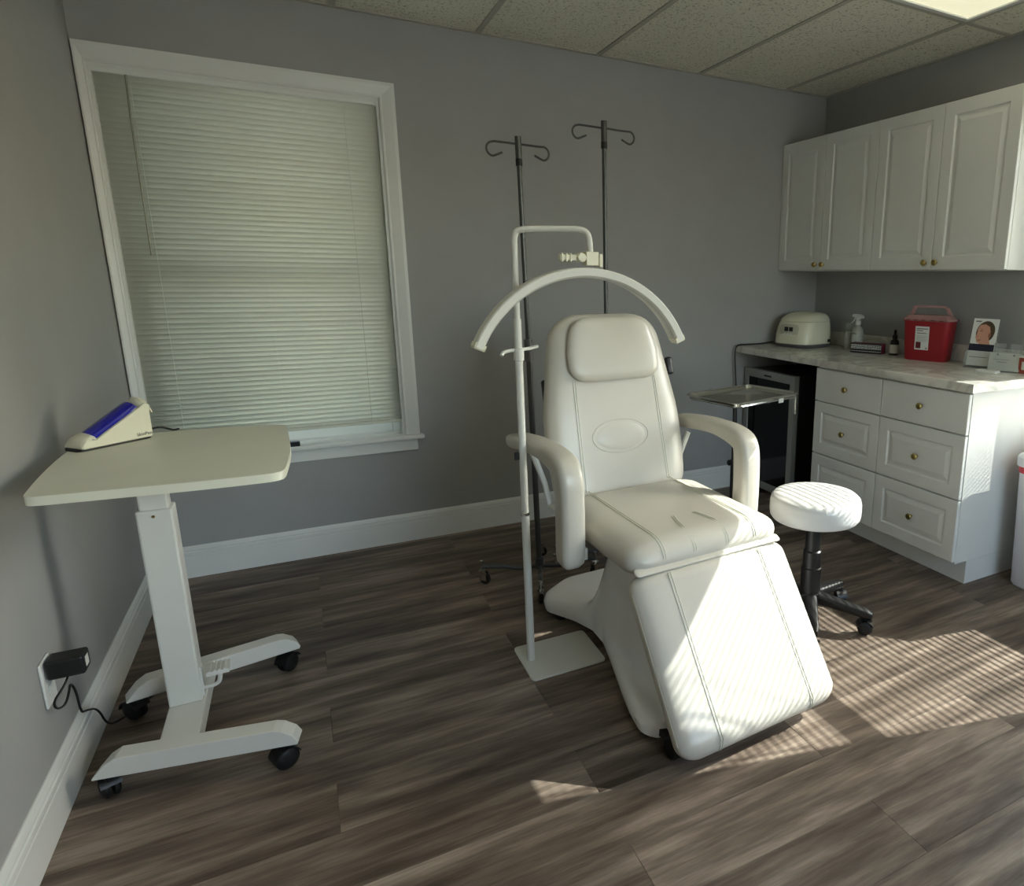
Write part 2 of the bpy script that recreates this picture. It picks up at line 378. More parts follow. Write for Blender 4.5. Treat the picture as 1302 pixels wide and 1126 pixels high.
# baseboards
def baseboard(name, p0, p1, nrm):
    """profiled skirting from p0 to p1 (wall line), nrm points into the room"""
    prof = [(0, 0), (0.013, 0), (0.013, 0.098), (0.0115, 0.101), (0.0125, 0.108), (0.0125, 0.118), (0.009, 0.122), (0.0105, 0.128), (0.0075, 0.138), (0.003, 0.1456), (0, 0.1456)]
    b = BM(); n3 = Vector((nrm[0], nrm[1], 0)); secs = []
    for p in (p0, p1): secs.append([Vector((p[0], p[1], 0))+n3*d+Vector((0, 0, z)) for d, z in prof])
    loft(b, secs); return struct(name, b, M_trim)
baseboard('baseboard_back', (0.0, 0), (W, 0), (0, -1))
baseboard('baseboard_left', (0, FR), (0, -0.0), (1, 0))
baseboard('baseboard_right', (W, FR), (W, -1.70), (-1, 0))
baseboard('baseboard_front', (0, FR), (W, FR), (0, 1))

# windows ---------------------------------------------------------
def blind(name, label, mtx_loc, rotz, width, ztop, zbot, tilt, off, wand_u=None, pitch=0.0215, jit=1.0, m=M_slat):
    """mini blind hung in its local frame: x along window, -y towards the room"""
    t = thing(name, label, 'window blind', mtx_loc, rotz)
    hw = width/2
    obj('headrail', B(-hw, hw, -0.016, 0.016, ztop-0.028, ztop), M_siding, t, bevel=0.002)
    n = int((ztop-0.034-zbot-0.02)/pitch)
    # one slat mesh, shared
    b = BM(); a = tilt; secs = []
    for x in (-hw+0.003, hw-0.003):
        s = []
        for side in (0, 1):
            for q in range(7):
                v = -1+2*q/6 if side == 0 else 1-2*q/6
                yy = v*0.0125; cz = 0.0022*(1-v*v)+(0.00035 if side else 0)
                y = yy*math.cos(a)-cz*math.sin(a); z = yy*math.sin(a)+cz*math.cos(a)
                s.append(Vector((x, y, z)))
        secs.append(s)
    loft(b, secs); me = bpy.data.meshes.new('slat'); bmesh.ops.recalc_face_normals(b, faces=b.faces[:]); b.to_mesh(me); b.free(); me.materials.append(m)
    for p in me.polygons: p.use_smooth = len(p.vertices) == 4
    rnd = random.Random(3)
    for i in range(n):
        o = bpy.data.objects.new('slat', me); C.objects.link(o); o.parent = t
        o.location = (0, jit*rnd.uniform(-.0006, .0006), ztop-0.037-pitch*i); o.rotation_euler = (jit*rnd.uniform(-.03, .03), 0, 0)
    zb = ztop-0.037-pitch*n+0.008
    obj('bottom_rail', B(-hw+0.003, hw-0.003, -0.012, 0.012, zb-0.008, zb+0.006), m, t, bevel=0.003)
    for u in (-hw*0.76, 0.0, hw*0.72):
        b = BM()
        for dy in (-0.0135, 0.0135): box(b, u-0.0005, u+0.0005, dy-0.0004, dy+0.0004, zb, ztop-0.028)
        obj('ladder_cord', b, m, t)
    if wand_u is not None:
        obj('tilt_wand', T([(wand_u, -0.021, ztop-0.03), (wand_u-0.004, -0.024, ztop-0.20), (wand_u-0.006, -0.022, ztop-0.70)], 0.004, 6), M_wand, t)
    return t
def window(name, loc, rotz, width, z0, z1, rail=0.06):
    """double-hung window; local x along wall, y outward, 0 = room face"""
    t = bpy.data.objects.new(name, None); C.objects.link(t); t.location = loc; t.rotation_euler = (0, 0, rotz); t['kind'] = 'structure'
    hw = width/2
    b = BM(); e = 0.012   # jamb liner
    box(b, -hw, -hw+e, 0.0, 0.135, z0, z1); box(b, hw-e, hw, 0.0, 0.135, z0, z1); box(b, -hw+e, hw-e, 0.0, 0.135, z1-e, z1); box(b, -hw+e, hw-e, 0.06, 0.135, z0, z0+e)
    obj('jamb', b, M_trim, t)
    zm = (z0+z1)/2-0.005
    for nm, ya, yb, za, zb in (('lower_sash', 0.062, 0.09, z0+e, zm+0.025), ('upper_sash', 0.092, 0.12, zm-0.025, z1-e)):
        b = BM(); s = 0.04; x0, x1 = -hw+e, hw-e
        box(b, x0, x0+s, ya, yb, za, zb); box(b, x1-s, x1, ya, yb, za, zb)
        box(b, x0+s, x1-s, ya, yb, za, za+(rail if 'lower' in nm else 0.045)); box(b, x0+s, x1-s, ya, yb, zb-0.045, zb)
        so_ = obj(nm, b, M_siding, t, bevel=0.003)
        obj('pane', B(x0+s-0.005, x1-s+0.005, (ya+yb)/2-0.002, (ya+yb)/2+0.002, za+0.04, zb-0.04), M_glass, so_)
    return t
cxw = (WX0+WX1)/2
w1 = window('window_1', (cxw, 0, 0), 0, WX1-WX0, WZ0, WZ1)
cyw = (RY0+RY1)/2
w2 = window('window_2', (W, cyw, 0), -PI/2, RY1-RY0, WZ0, WZ1, rail=0.105)
w3 = window('fill_window_3', (2.3, FR, 0), PI, 2.2, 0.80, 2.2)  # unseen window added behind the camera as a fill light source
def casing(name, loc, rotz, width, z0, z1, cw, side_clip=None):
    hw = width/2
    t = bpy.data.objects.new(name, None); C.objects.link(t); t.location = loc; t.rotation_euler = (0, 0, rotz); t['kind'] = 'structure'
    lw = side_clip if side_clip else cw
    prof = [(0.0, 0.0), (0.0, -0.011), (0.006, -0.013), (0.012, -0.012), (cw*0.8, -0.019), (cw, -0.019), (cw, 0)]
    def strip(nm, pa, pb, oa, ob, sc=1.0):
        b = BM(); secs = []
        for p, od in ((pa, oa), (pb, ob)):
            secs.append([Vector((p[0]+od[0]*d*sc, y, p[1]+od[1]*d)) for d, y in prof])
        loft(b, secs); obj(nm, b, M_trim, t)
    k_ = lw/cw
    strip('side_casing', (-hw, z0), (-hw, z1), (-k_, 0), (-k_, 1))
    strip('side_casing', (hw, z0), (hw, z1), (1, 0), (1, 1))
    strip('head_casing', (-hw, z1), (hw, z1), (-k_, 1), (1, 1))
    obj('stool', B(-hw-lw-0.0, hw+cw+0.018, -0.042, 0.0, z0-0.020, z0+0.003), M_trim, t, bevel=0.006)
    obj('sill_board', B(-hw+0.0005, hw-0.0005, 0.0, 0.061, z0+0.0003, z0+0.003), M_trim, t)
    obj('apron', B(-hw-lw-0.0, hw+cw-0.012, -0.014, 0, z0-0.078, z0-0.022), M_trim, t, bevel=0.003)
    return t
casing('trim_1', (cxw, 0, 0), 0, WX1-WX0, WZ0, WZ1, 0.066, side_clip=0.030)
casing('trim_2', (W, cyw, 0), -PI/2, RY1-RY0, WZ0, WZ1, 0.066)
blind('window_blind', 'closed pale green-grey mini blind covering the window on the back wall', (cxw, 0.020, 0), 0, WX1-WX0-0.012, WZ1-0.002, WZ0+0.032, math.radians(-72), 0, wand_u=-0.39)
blind('window_blind', 'partly open white mini blind on the right wall window, throwing striped sunlight', (W+0.036, cyw, 0), -PI/2, RY1-RY0-0.028, WZ1-0.014, WZ0+0.045, math.radians(22), 0, wand_u=0.40, pitch=0.023, jit=0.1, m=M_slat2)
# outdoor ground
g = struct('ground', B(-12, 16, -16, 12, -0.55, -0.45), M_ground)
# outlet on left wall
ol = thing('wall_outlet', 'white duplex outlet plate low on the left wall', 'outlet', (0, -1.405, 0.335))
obj('cover_plate', B(0.0003, 0.0065, -0.037, 0.037, -0.06, 0.06), M_trim, ol, bevel=0.003)
for dz in (-0.022, 0.022): obj('socket', B(0.0065, 0.009, -0.017, 0.017, dz-0.015, dz+0.015), M_siding, ol, bevel=0.004)
ad = thing('power_adapter', 'black plug-in power adapter with a thin cord, low on the left wall', 'adapter', (0.0095, -1.405, 0.367))
obj('adapter_body', B(0, 0.075, -0.028, 0.028, -0.022, 0.028), M_black, ad, bevel=0.006)
obj('rating_label', B(0.0751, 0.0758, -0.014, 0.01, -0.008, 0.018), M_paper, ad)
cpts = smooth_path([(0.045, -1.405, 0.342), (0.04, -1.43, 0.325), (0.02, -1.452, 0.30), (0.018, -1.44, 0.27), (0.025, -1.40, 0.255), (0.02, -1.34, 0.262), (0.016, -1.31, 0.27), (0.02, -1.295, 0.235), (0.022, -1.30, 0.17),
                    (0.024, -1.27, 0.158), (0.03, -1.20, 0.12), (0.03, -1.15, 0.03), (0.045, -1.10, 0.006), (0.09, -1.03, 0.006), (0.13, -0.96, 0.006), (0.115, -0.87, 0.006), (0.14, -0.80, 0.006), (0.20, -0.84, 0.006), (0.25, -0.90, 0.006), (0.262, -0.97, 0.006)], 3)
obj('cord', T([Vector(p)-Vector((0.0095, -1.405, 0.367)) for p in cpts], 0.0028, 6), M_black, ad, smooth=True)

# ================================================================ CABINETS
def knob(parent, x, y, z):
    k_ = obj('knob', L([(0.003, 0), (0.0055, 0.001), (0.0045, 0.006), (0.005, 0.012), (0.0135, 0.016), (0.015, 0.021), (0.0125, 0.026), (0.006, 0.0275), (0.001, 0.028)], n=16), M_brass, parent, smooth=True)
    k_.location = (x, y, z); k_.rotation_euler = (0, -PI/2, 0)
XL = 3.0386
LY = [-0.7432, -1.2116, -1.6916]
labs = ['white three-drawer base cabinet nearest the small dark fridge', 'white three-drawer base cabinet at the near end of the counter, beside the bin']
for i in range(2):
    ya, yb = LY[i+1], LY[i]; cy = (ya+yb)/2
    t = thing('drawer_cabinet', labs[i], 'cabinet', (XL, cy, 0), 0, None)
    hy = (yb-ya)/2
    b = BM(); box(b, 0.0195, W-XL-0.002, -hy+0.0003, hy-0.0003, 0.11, 0.876)
    obj('body', b, M_cab, t, bevel=0.0015)
    obj('toe_kick', B(0.0985, W-XL-0.002, -hy+0.0003, hy-0.0003, 0, 0.1099), M_cab, t)
    for z0, z1, fl in ((0.697, 0.870, True), (0.409, 0.685+0.006, False), (0.1215, 0.403, False)):
        b = BM(); raised(b, 0, -hy+0.002, hy-0.002, z0, z1-0.0, flat=fl)
        d = obj('drawer', b, M_cab, t); knob(d, 0.0, 0, (z0+z1)/2)
XU = 3.3301; UY = [0.0, -0.3899, -0.789, -1.1847, -1.5764]
for i in range(2):
    yb, ym, ya = UY[2*i]-(0.0 if i else 0.001), UY[2*i+1], UY[2*i+2]
    lab = ['white two-door wall cabinet in the back corner', 'white two-door wall cabinet at the near end of the upper row'][i]
    t = thing('wall_cabinet', lab, 'cabinet', (XU, (ya+yb)/2, 1.3813)); cy = (ya+yb)/2; zh = 2.1297-1.3813
    obj('body', B(0.0195, W-XU-0.001, ya-cy+0.0005, yb-cy-0.0005, 0, zh), M_cab, t, bevel=0.0015)
    for a, b_, ky in ((ym, yb, ym+0.032), (ya, ym, ym-0.032)):
        b = BM(); raised(b, 0, a-cy+0.0015, b_-cy-0.0015, 0.003, zh-0.003, border=0.058)
        d = obj('door', b, M_cab, t); knob(d, 0.0, ky-cy, 0.034)
ct = thing('countertop', 'grey-veined marble-look laminate worktop along the right wall', 'countertop', (W, -0.858, CTZ))
b = BM(); xa = 3.018-W; loft(b, [[(x, y, z) for x, z in [(xa, -0.038), (xa-0.0, -0.008), (xa+0.002, -0.002), (xa+0.008, 0), (-0.001, 0), (-0.001, -0.038)]] for y in (-0.858, 0.857)])
obj('slab', b, M_marble, ct)
bs = obj('backsplash', B(-0.021, -0.001, -0.858, 0.857, 0.0004, 0.088), M_marble, None, bevel=0.003); bs.location = (W, -0.858, CTZ)
tag(bs, 'low marble-look backsplash strip along the wall behind the counter items', 'backsplash')
# fridge
fr = thing('mini_fridge', 'small dark glass-door fridge in the knee space under the counter', 'fridge', (3.085, -0.265, 0))
obj('body', B(0.04, 0.50, -0.245, 0.245, 0.03, 0.78), M_black, fr, bevel=0.006)
for sx in (0.07, 0.46):
    for sy in (-0.2, 0.2): obj('foot', L([(0.015, 0), (0.015, 0.03)], (sx, sy, 0), 12), M_black, fr)
dr = obj('door', (lambda b: (box(b, 0, 0.038, -0.245, -0.205, 0.04, 0.785), box(b, 0, 0.038, 0.205, 0.245, 0.04, 0.785), box(b, 0, 0.038, -0.205, 0.205, 0.735, 0.785), box(b, 0, 0.038, -0.205, 0.205, 0.04, 0.085), b)[-1])(BM()), M_fridgeframe, fr, bevel=0.002)
obj('glass', B(0.008, 0.030, -0.205, 0.205, 0.085, 0.735), M_fridgeglass, dr)
obj('badge', B(-0.0015, 0, -0.03, 0.04, 0.752, 0.762), M_ink, dr)

# ================================================================ TREATMENT CHAIR
ch = thing('treatment_chair', 'cream white vinyl treatment chair reclined in the centre of the room, footrest lowered', 'chair', (1.665, -1.51, 0), 0.064)
beta = 0.252; phi = 0.946; TH = 0.052
bo = Vector((0, 0.20, 0.578)); bT = Vector((0, math.sin(beta), math.cos(beta))); bN = Vector((0, -math.cos(beta), math.sin(beta)))
def wback(t):
    tb = [(-0.1, 0.255), (0, 0.272), (0.1, 0.279), (0.2, 0.281), (0.28, 0.277), (0.36, 0.264), (0.45, 0.248), (0.55, 0.230), (0.62, 0.216), (0.7, 0.20)]
    for (a, wa), (b_, wb) in zip(tb, tb[1:]):
        if a <= t <= b_:
            k_ = (t-a)/(b_-a); k_ = k_; return wa+(wb-wa)*k_
    return tb[-1][1] if t > 0 else tb[0][1]
b = BM(); pad(b, bo-bN*TH, (1, 0, 0), bN, bT, -0.075, 0.650, wback, TH, rc=0.10, re=0.045, p=6, nt=34)
back = obj('backrest', b, M_vinyl, ch, smooth=True)
def surf(u, t, th, wf, p, O, N, Tn):
    a = wf(t); k_ = min(1, abs(u)/a); s = 0
    # section: cu=|cos|^(2/p), sn=|sin|^(2/2.6)
    c_ = k_**(p/2); s = (max(0, 1-c_*c_))**(0.5*2/2.6)
    return Vector(O)+Vector((u, 0, 0))+N*(th*s)+Vector(Tn)*t
def seam(parent, pts, name='stitching', r=0.0016, gap=0.0045):
    b = BM()
    for dx in (-gap, gap): tube(b, [p+Vector((dx, 0, 0)) for p in pts], r, 6)
    # raised welt between the stitch rows
    obj(name, b, M_seam, parent, smooth=True)
for s in (-1, 1):
    seam(back, [surf(s*(0.176-0.01*min(1, max(0, t)/0.4)), t, TH, wback, 6, bo-bN*TH, bN, bT)+bN*0.0003 for t in [0.0+0.4*i/14 for i in range(15)]])
# lumbar oval
b = BM(); secs = []
lo = bo+bN*(-0.004)+bT*0.185+Vector((-0.006, 0, 0))
for k_ in range(7):
    q = PI/2*k_/6; rr = math.cos(q)*0.995+0.005; hh = 0.009*math.sin(q)
    secs.append([lo+Vector((1, 0, 0))*0.112*rr*math.cos(a)+bT*0.058*rr*math.sin(a)+bN*hh for a in [2*PI*i/40 for i in range(40)]])
loft(b, secs); obj('lumbar_panel', b, M_vinyl, back, smooth=True)
b = BM(); ring = [lo+Vector((1, 0, 0))*0.116*math.cos(a)+bT*0.062*math.sin(a)+bN*0.004 for a in [2*PI*i/48 for i in range(49)]]
tube(b, ring, 0.0018, 6, cap=False); obj('piping', b, M_vinyl, back, smooth=True)
# head pillow
b = BM(); pad(b, bo+bN*0.012, (1, 0, 0), bN, bT, 0.392, 0.628, lambda t: 0.186-0.03*max(0, t-0.5)/0.13, 0.022, rc=0.06, re=0.035, p=6, nt=10)
obj('headrest_pillow', b, M_vinyl, ch, smooth=True)
# adjustment handles on back
b = BM(); pad(b, bo-bN*0.035+Vector((0.264, 0, 0)), (1, 0, 0), bN, bT, 0.40, 0.47, lambda t: 0.016, 0.012, rc=0.01, re=0.01, p=3, npt=16, nt=3)
obj('back_handle', b, M_black, ch, smooth=True)
b = BM(); pad(b, bo-bN*0.075+Vector((-0.246, 0, 0)), (1, 0, 0), bN, bT, 0.33, 0.42, lambda t: 0.016, 0.012, rc=0.01, re=0.01, p=3, npt=16, nt=3)
obj('back_handle', b, M_black, ch, smooth=True)
# backrest rear frame
fb = BM(); 
for u_ in (-0.12, 0.12): tube(fb, [Vector((u_, 0, 0))+bo-bN*0.115+bT*(-0.13), Vector((u_, 0, 0))+bo-bN*0.108+bT*0.5], 0.013, 8)
for t_ in (-0.1, 0.2, 0.48): tube(fb, [Vector((-0.12, 0, 0))+bo-bN*0.112+bT*t_, Vector((0.12, 0, 0))+bo-bN*0.112+bT*t_], 0.011, 8)
obj('back_frame', fb, M_whitemetal, ch, smooth=True)
# seat
sT = Vector((0, -1, -0.02)).normalized(); sN = Vector((0, -0.02, 1)).normalized(); sTH = 0.056
sO = Vector((0, 0.215, 0.580))-sN*sTH
wseat = lambda t: 0.288
b = BM(); pad(b, sO, (1, 0, 0), sN, sT, 0.0, 0.545, wseat, sTH, rc=0.05, re=0.075, p=6, nt=24, crown=0.004)
seat = obj('seat', b, M_vinyl, ch, smooth=True)
def seat_front(u):
    # run of a seam: along top then over the rounded front edge
    pts = []
    for i in range(12): pts.append(surf(u, 0.02+0.44*i/11, sTH, wseat, 6, sO, sN, sT)+sN*0.0045*(1-(u/0.288)**2))
    for i in range(1, 10):
        q = PI/2*i/9*0.92; d = 0.545-0.075*(1-math.sin(q)); ke = math.cos(q)
        pts.append(surf(u, d, sTH*ke, wseat, 6, sO, sN, sT)+sN*0.002*ke)
    return pts
for u_ in (-0.172, 0.172): seam(seat, seat_front(u_))
for s in (-1, 1):
    pp = seat_front(s*0.062)
    start = 9; pts = []
    for i, p in enumerate(pp[start:]):
        k_ = max(0, 1-i/3.0); pts.append(p+Vector((-s*0.022*k_*k_, 0, 0)))
    seam(seat, pts)
# under-seat pan
b = BM(); prism(b, rrect(0.19, 0.20, 0.03), 0.437, 0.472, Matrix.Translation((0, -0.04, 0)))
obj('seat_pan', b, M_black, ch)
# footrest
fO = Vector((0, -0.328, 0.507)); fT = Vector((0, -math.cos(phi), -math.sin(phi))); fN = Vector((0, -math.sin(phi), math.cos(phi))); fTH = 0.042
wfoot = lambda t: 0.292
fC = fO-fN*fTH
b = BM(); pad(b, fC, (1, 0, 0), fN, fT, 0.004, 0.530, wfoot, fTH, rc=0.055, re=0.05, p=7, nt=24, crown=0.006)
foot = obj('footrest', b, M_vinyl, ch, smooth=True)
for u_ in (-0.17, 0.17):
    pts = []
    for i in range(20):
        t_ = 0.03+0.47*i/19; pts.append(surf(u_, t_, fTH, wfoot, 7, fC, fN, fT)+fN*(0.0062*(1-(u_/0.292)**2)))
    for i in range(1, 7):
        q = PI/2*i/6*0.8; t_ = 0.530-0.03*(1-math.sin(q)); pts.append(fC+Vector((u_, 0, 0))+fN*(fTH*math.cos(q)*0.92)+fT*t_)
    seam(foot, pts)
b = BM(); tube(b, [fC+Vector((-0.289, 0, 0))+fN*0.012+fT*t_ for t_ in [0.06+0.42*i/8 for i in range(9)]], 0.0022, 6)
obj('piping', b, M_seam, foot, smooth=True)
b = BM(); pad(b, (0, -0.312, 0.503), (1, 0, 0), (0, -0.45, 0.893), (0, -0.893, -0.45), 0.0, 0.032, lambda t: 0.274, 0.0045, rc=0.012, re=0.0045, p=9, npt=28, nt=4)
obj('hinge_flap', b, M_vinyl, ch, smooth=True)
b = BM(); 
for s in (-1, 1): tube(b, [(s*0.1, -0.22, 0.44), (s*0.1, -0.33, 0.42), Vector((s*0.1, 0, 0))+fC-fN*0.055+fT*0.3], 0.012, 8)
obj('footrest_link', b, M_black, ch, smooth=True)
# armrests
for s in (-1, 1):
    x = s*0.352
    path = smooth_path([(x, 0.455, 0.742), (x, 0.34, 0.760), (x, 0.18, 0.776), (x, 0.06, 0.774), (x, -0.025, 0.757), (x, -0.050, 0.735), (x, -0.056, 0.66), (x, -0.056, 0.56), (x, -0.050, 0.425)], 2)
    b = BM(); secs = []; n = len(path); dist = [0]
    for a, c_ in zip(path, path[1:]): dist.append(dist[-1]+(c_-a).length)
    tot = dist[-1]
    for i, p_ in enumerate(path):
        d = (path[min(i+1, n-1)]-path[max(i-1, 0)]).normalized(); ex = Vector((1, 0, 0)); ey = ex.cross(d)
        k0 = min(1, dist[i]/0.10); k1 = min(1, (tot-dist[i])/0.04)
        kk = (0.30+0.70*math.sqrt(max(0, 1-(1-k0)**2)))*max(0.12, math.sqrt(max(0, 1-(1-k1)**2)))
        va = 0.041*max(kk, 0.12 if i else 0.05); vb = (0.027+0.014*min(1, max(0, (dist[i]/tot-0.42))*4))*kk
        secs.append([p_+ex*va*sexp(math.cos(2*PI*j/28), 2/4.0)+ey*vb*sexp(math.sin(2*PI*j/28), 2/3.6) for j in range(28)])
    loft(b, secs); obj('armrest', b, M_vinyl, ch, smooth=True)
    obj('arm_bracket', B(min(x, x-s*0.05), max(x, x-s*0.05), -0.072, -0.03, 0.452, 0.49), M_whitemetal, ch)
    b = BM(); tube(b, [(x-s*0.02, 0.30, 0.72), (x-s*0.065, 0.31, 0.60), (x-s*0.075, 0.29, 0.52), (x-s*0.10, 0.20, 0.50)], 0.011, 8)
    obj('arm_link', b, M_whitemetal, ch, smooth=True)
# base: flared glossy shroud as a height field over an hourglass plan
def base_bm():
    b = BM(); NU, NV = 40, 60; grid = []
    def wv(v):
        tb = [(-.56, .20), (-.50, .25), (-.42, .25), (-.3, .19), (-.2, .162), (-.1, .168), (0, .195), (.1, .225), (.2, .255), (.3, .282), (.4, .30), (.5, .30)]
        for (va_, fa), (vb_, fb_) in zip(tb, tb[1:]):
            if va_ <= v <= vb_: q_ = (v-va_)/(vb_-va_); f = fa+(fb_-fa)*q_
        d = min(v+0.525, 0.46-v)
        if d < 0.09: f -= 0.07*(1-math.sqrt(max(0, 1-(1-d/0.09)**2)))*1.0
        return f
    def ss(x): x = min(1, max(0, x)); return x*x*(3-2*x)
    for j in range(NV+1):
        v = -0.525+0.985*j/NV; row = []
        wd = wv(v)
        for i in range(NU+1):
            q = -1+2*i/NU; q = math.copysign(abs(q)**0.85, q); u_ = wd*q
            edge = math.sqrt(max(0, 1-abs(q)**8))
            dv = max(0, min(1, d/0.05)); edge *= math.sqrt(max(0, 1-(1-dv)**2))
            foot_h = 0.055+0.035*edge
            if v > 0: ridge = (0.47-0.34*ss((v-0.07)/0.39)); rw = 0.15+0.03*ss(v/0.3)
            else: ridge = 0.47-0.37*ss((-v-0.08)/0.22); rw = 0.15
            fall = 1-ss((abs(u_)-rw*0.62)/(rw*0.62))
            z = max(foot_h, foot_h+(ridge-foot_h)*fall*min(1, dv*1.0))
            row.append(b.verts.new((u_, -v, z)))
        grid.append(row)
    for j in range(NV):
        for i in range(NU): b.faces.new((grid[j][i], grid[j][i+1], grid[j+1][i+1], grid[j+1][i]))
    rim = [grid[0][i] for i in range(NU+1)]+[grid[j][NU] for j in range(1, NV+1)]+[grid[NV][i] for i in range(NU-1, -1, -1)]+[grid[j][0] for j in range(NV-1, 0, -1)]
    low = [b.verts.new((v.co.x*0.99, v.co.y*0.995, 0.028)) for v in rim]; n = len(rim)
    for i in range(n): b.faces.new((rim[i], rim[(i+1) % n], low[(i+1) % n], low[i]))
    b.faces.new(low)
    return b
obj('base_cover', base_bm(), M_abs, ch, smooth=True)
b = BM(); box(b, -0.07, 0.07, -0.08, 0.12, 0.40, 0.436); obj('lift_plate', b, M_black, ch)
for u_, v_ in ((-0.2, 0.40), (0.2, 0.40), (-0.2, -0.40), (0.2, -0.40)):
    obj('foot', L([(0.022, 0), (0.024, 0.004), (0.024, 0.03)], (u_, -v_, 0), 14), M_rubber, ch)
for u_ in (-0.19, 0.19):
    obj('transport_wheel', L([(0.005, -0.013), (0.028, -0.013), (0.032, -0.008), (0.032, 0.008), (0.028, 0.013), (0.005, 0.013)], (u_*1.33, -0.505, 0.032), 20, 'x'), M_rubber, ch, smooth=True)
    obj('wheel_bracket', B(u_*1.33-0.010, u_*1.33+0.010, -0.505, -0.44, 0.036, 0.058), M_black, ch)

# ================================================================ STOOL
st = thing('rolling_stool', 'round white vinyl stool with black five-spoke base, right of the treatment chair', 'stool', (2.300, -1.612, 0))
obj('seat', L([(0.02, 0.435), (0.150, 0.435), (0.164, 0.440), (0.171, 0.45), (0.173, 0.465), (0.173, 0.500), (0.169, 0.518), (0.158, 0.529), (0.13, 0.533), (0.06, 0.535), (0.001, 0.535)], n=56), M_stoolv, st, smooth=True)
obj('seat_plate', L([(0.07, 0.425), (0.07, 0.4348), (0.02, 0.4348)], n=24), M_black, st)
obj('gas_lift', L([(0.012, 0.30), (0.012, 0.425)], n=16), M_chrome, st, smooth=True)
obj('telescoping_cover', L([(0.012, 0.12), (0.040, 0.12), (0.040, 0.232), (0.036, 0.236), (0.035, 0.30), (0.030, 0.305), (0.028, 0.40), (0.012, 0.405)], n=24), M_black, st, smooth=True)
obj('hub', L([(0.02, 0.075), (0.045, 0.08), (0.048, 0.10), (0.044, 0.13), (0.02, 0.135)], n=24), M_black, st, smooth=True)
def castor(parent, x, y, z, rot, r=0.025, m=None, chrome=False, top=0.07, hood=False):
    c_ = obj('castor', (lambda b: (lathe(b, [(0.006, top-0.012), (0.006, top)], n=10), lathe(b, [(0.003, top-0.022), (0.013, top-0.020), (0.013, top-0.010), (0.003, top-0.008)], (0, 0, 0), 14), box(b, -0.006, 0.006, -0.003, 0.026, r+0.004, top-0.012), box(b, -0.004, 0.004, 0.008, 0.022, r-0.004, r+0.006), b)[-1])(BM()), m or (M_chrome if chrome else M_black), parent)
    c_.location = (x, y, z); c_.rotation_euler = (0, 0, rot)
    if hood:
        b = BM(); secs = []
        for yy in (-0.023, 0.023):
            ring = [Vector((yy, 0.014+(r+0.0035)*math.cos(q), r+(r+0.0035)*math.sin(q))) for q in [0.1+PI*0.86*i/12 for i in range(13)]]
            ring += [Vector((yy, 0.014+(r+0.0005)*math.cos(q), r+(r+0.0005)*math.sin(q))) for q in [0.1+PI*0.86*i/12 for i in range(12, -1, -1)]]
            secs.append(ring)
        loft(b, secs); obj('hood', b, M_black, c_, smooth=True)
    for s in (-1, 1):
        wl = obj('wheel', L([(0.004, s*0.004), (r*0.9, s*0.004), (r, s*0.006), (r, s*0.014), (r*0.82, s*0.019), (r*0.5, s*0.021), (0.004, s*0.021)], (0, 0.014, r), 20, 'x'), M_rubber if not chrome else M_rubber, c_, smooth=True)
    return c_
for k_ in range(5):
    a = math.radians(-55+72*k_); ex = Vector((math.cos(a), math.sin(a), 0)); ey = Vector((-math.sin(a), math.cos(a), 0)); secs = []
    for i in range(9):
        t_ = i/8; rr = 0.030+0.215*t_; zc = 0.108-0.028*t_; wv_ = 0.026-0.005*t_; hv = 0.024-0.008*t_
        kk = 1 if i < 8 else 0.7
        secs.append([ex*rr+Vector((0, 0, zc))+ey*wv_*kk*sexp(math.cos(2*PI*j/16), 0.6)+Vector((0, 0, 1))*hv*kk*sexp(math.sin(2*PI*j/16), 0.6) for j in range(16)])
    b = BM(); loft(b, secs); lg = obj('leg', b, M_black, st, smooth=True)
    castor(lg, 0.232*math.cos(a), 0.232*math.sin(a), 0, a+1.9+0.6*k_, 0.028, top=0.074, hood=True)

# ================================================================ DESK
dk = thing('rolling_desk', 'white height-adjustable single-column desk on black castors by the left wall', 'desk', (0.25, -1.28, 0), 0)
DT = 0.862
def desk_outline():
    w_ = [(.085, -1.575), (.088, -1.600), (.108, -1.612), (.211, -1.622), (.328, -1.634), (.427, -1.642), (.530, -1.644), (.556, -1.640), (.572, -1.624), (.577, -1.56), (.582, -1.467), (.584, -1.38), (.582, -1.291), (.574, -1.100), (.568, -1.055), (.550, -1.036), (.48, -1.020), (.407, -1.010), (.33, -1.002), (.253, -1.000), (.17, -1.006), (.115, -1.020), (.080, -1.045), (.068, -1.10), (.064, -1.20), (.066, -1.31), (.073, -1.44)]
    pts = [(x-.25, y+1.28) for x, y in w_]
    for _ in range(2):
        q = []
        for a, c_ in zip(pts, pts[1:]+pts[:1]): q += [(a[0]*.75+c_[0]*.25, a[1]*.75+c_[1]*.25), (a[0]*.25+c_[0]*.75, a[1]*.25+c_[1]*.75)]
        pts = q
    return pts
b = BM(); prism(b, desk_outline(), DT-0.021, DT)
dtop = obj('desktop', b, M_desktop, dk, smooth=True)
obj('mounting_plate', B(-0.09, 0.13, -0.16, 0.16, DT-0.036, DT-0.0212), M_whitemetal, dk)
obj('inner_column', B(-0.032, 0.032, -0.026, 0.026, 0.60, DT-0.036), M_whitemetal, dk, bevel=0.004)
oc = obj('outer_column', B(-0.040, 0.040, -0.034, 0.034, 0.127, 0.712), M_whitemetal, dk, bevel=0.005)
obj('screw', L([(0.004, -0.0355), (0.004, -0.0342)], (-0.002, 0, 0.695), 10, 'y'), M_brass, oc)
obj('crossbeam', B(-0.042, 0.046, -0.20, 0.20, 0.075, 0.126), M_whitemetal, dk, bevel=0.003)
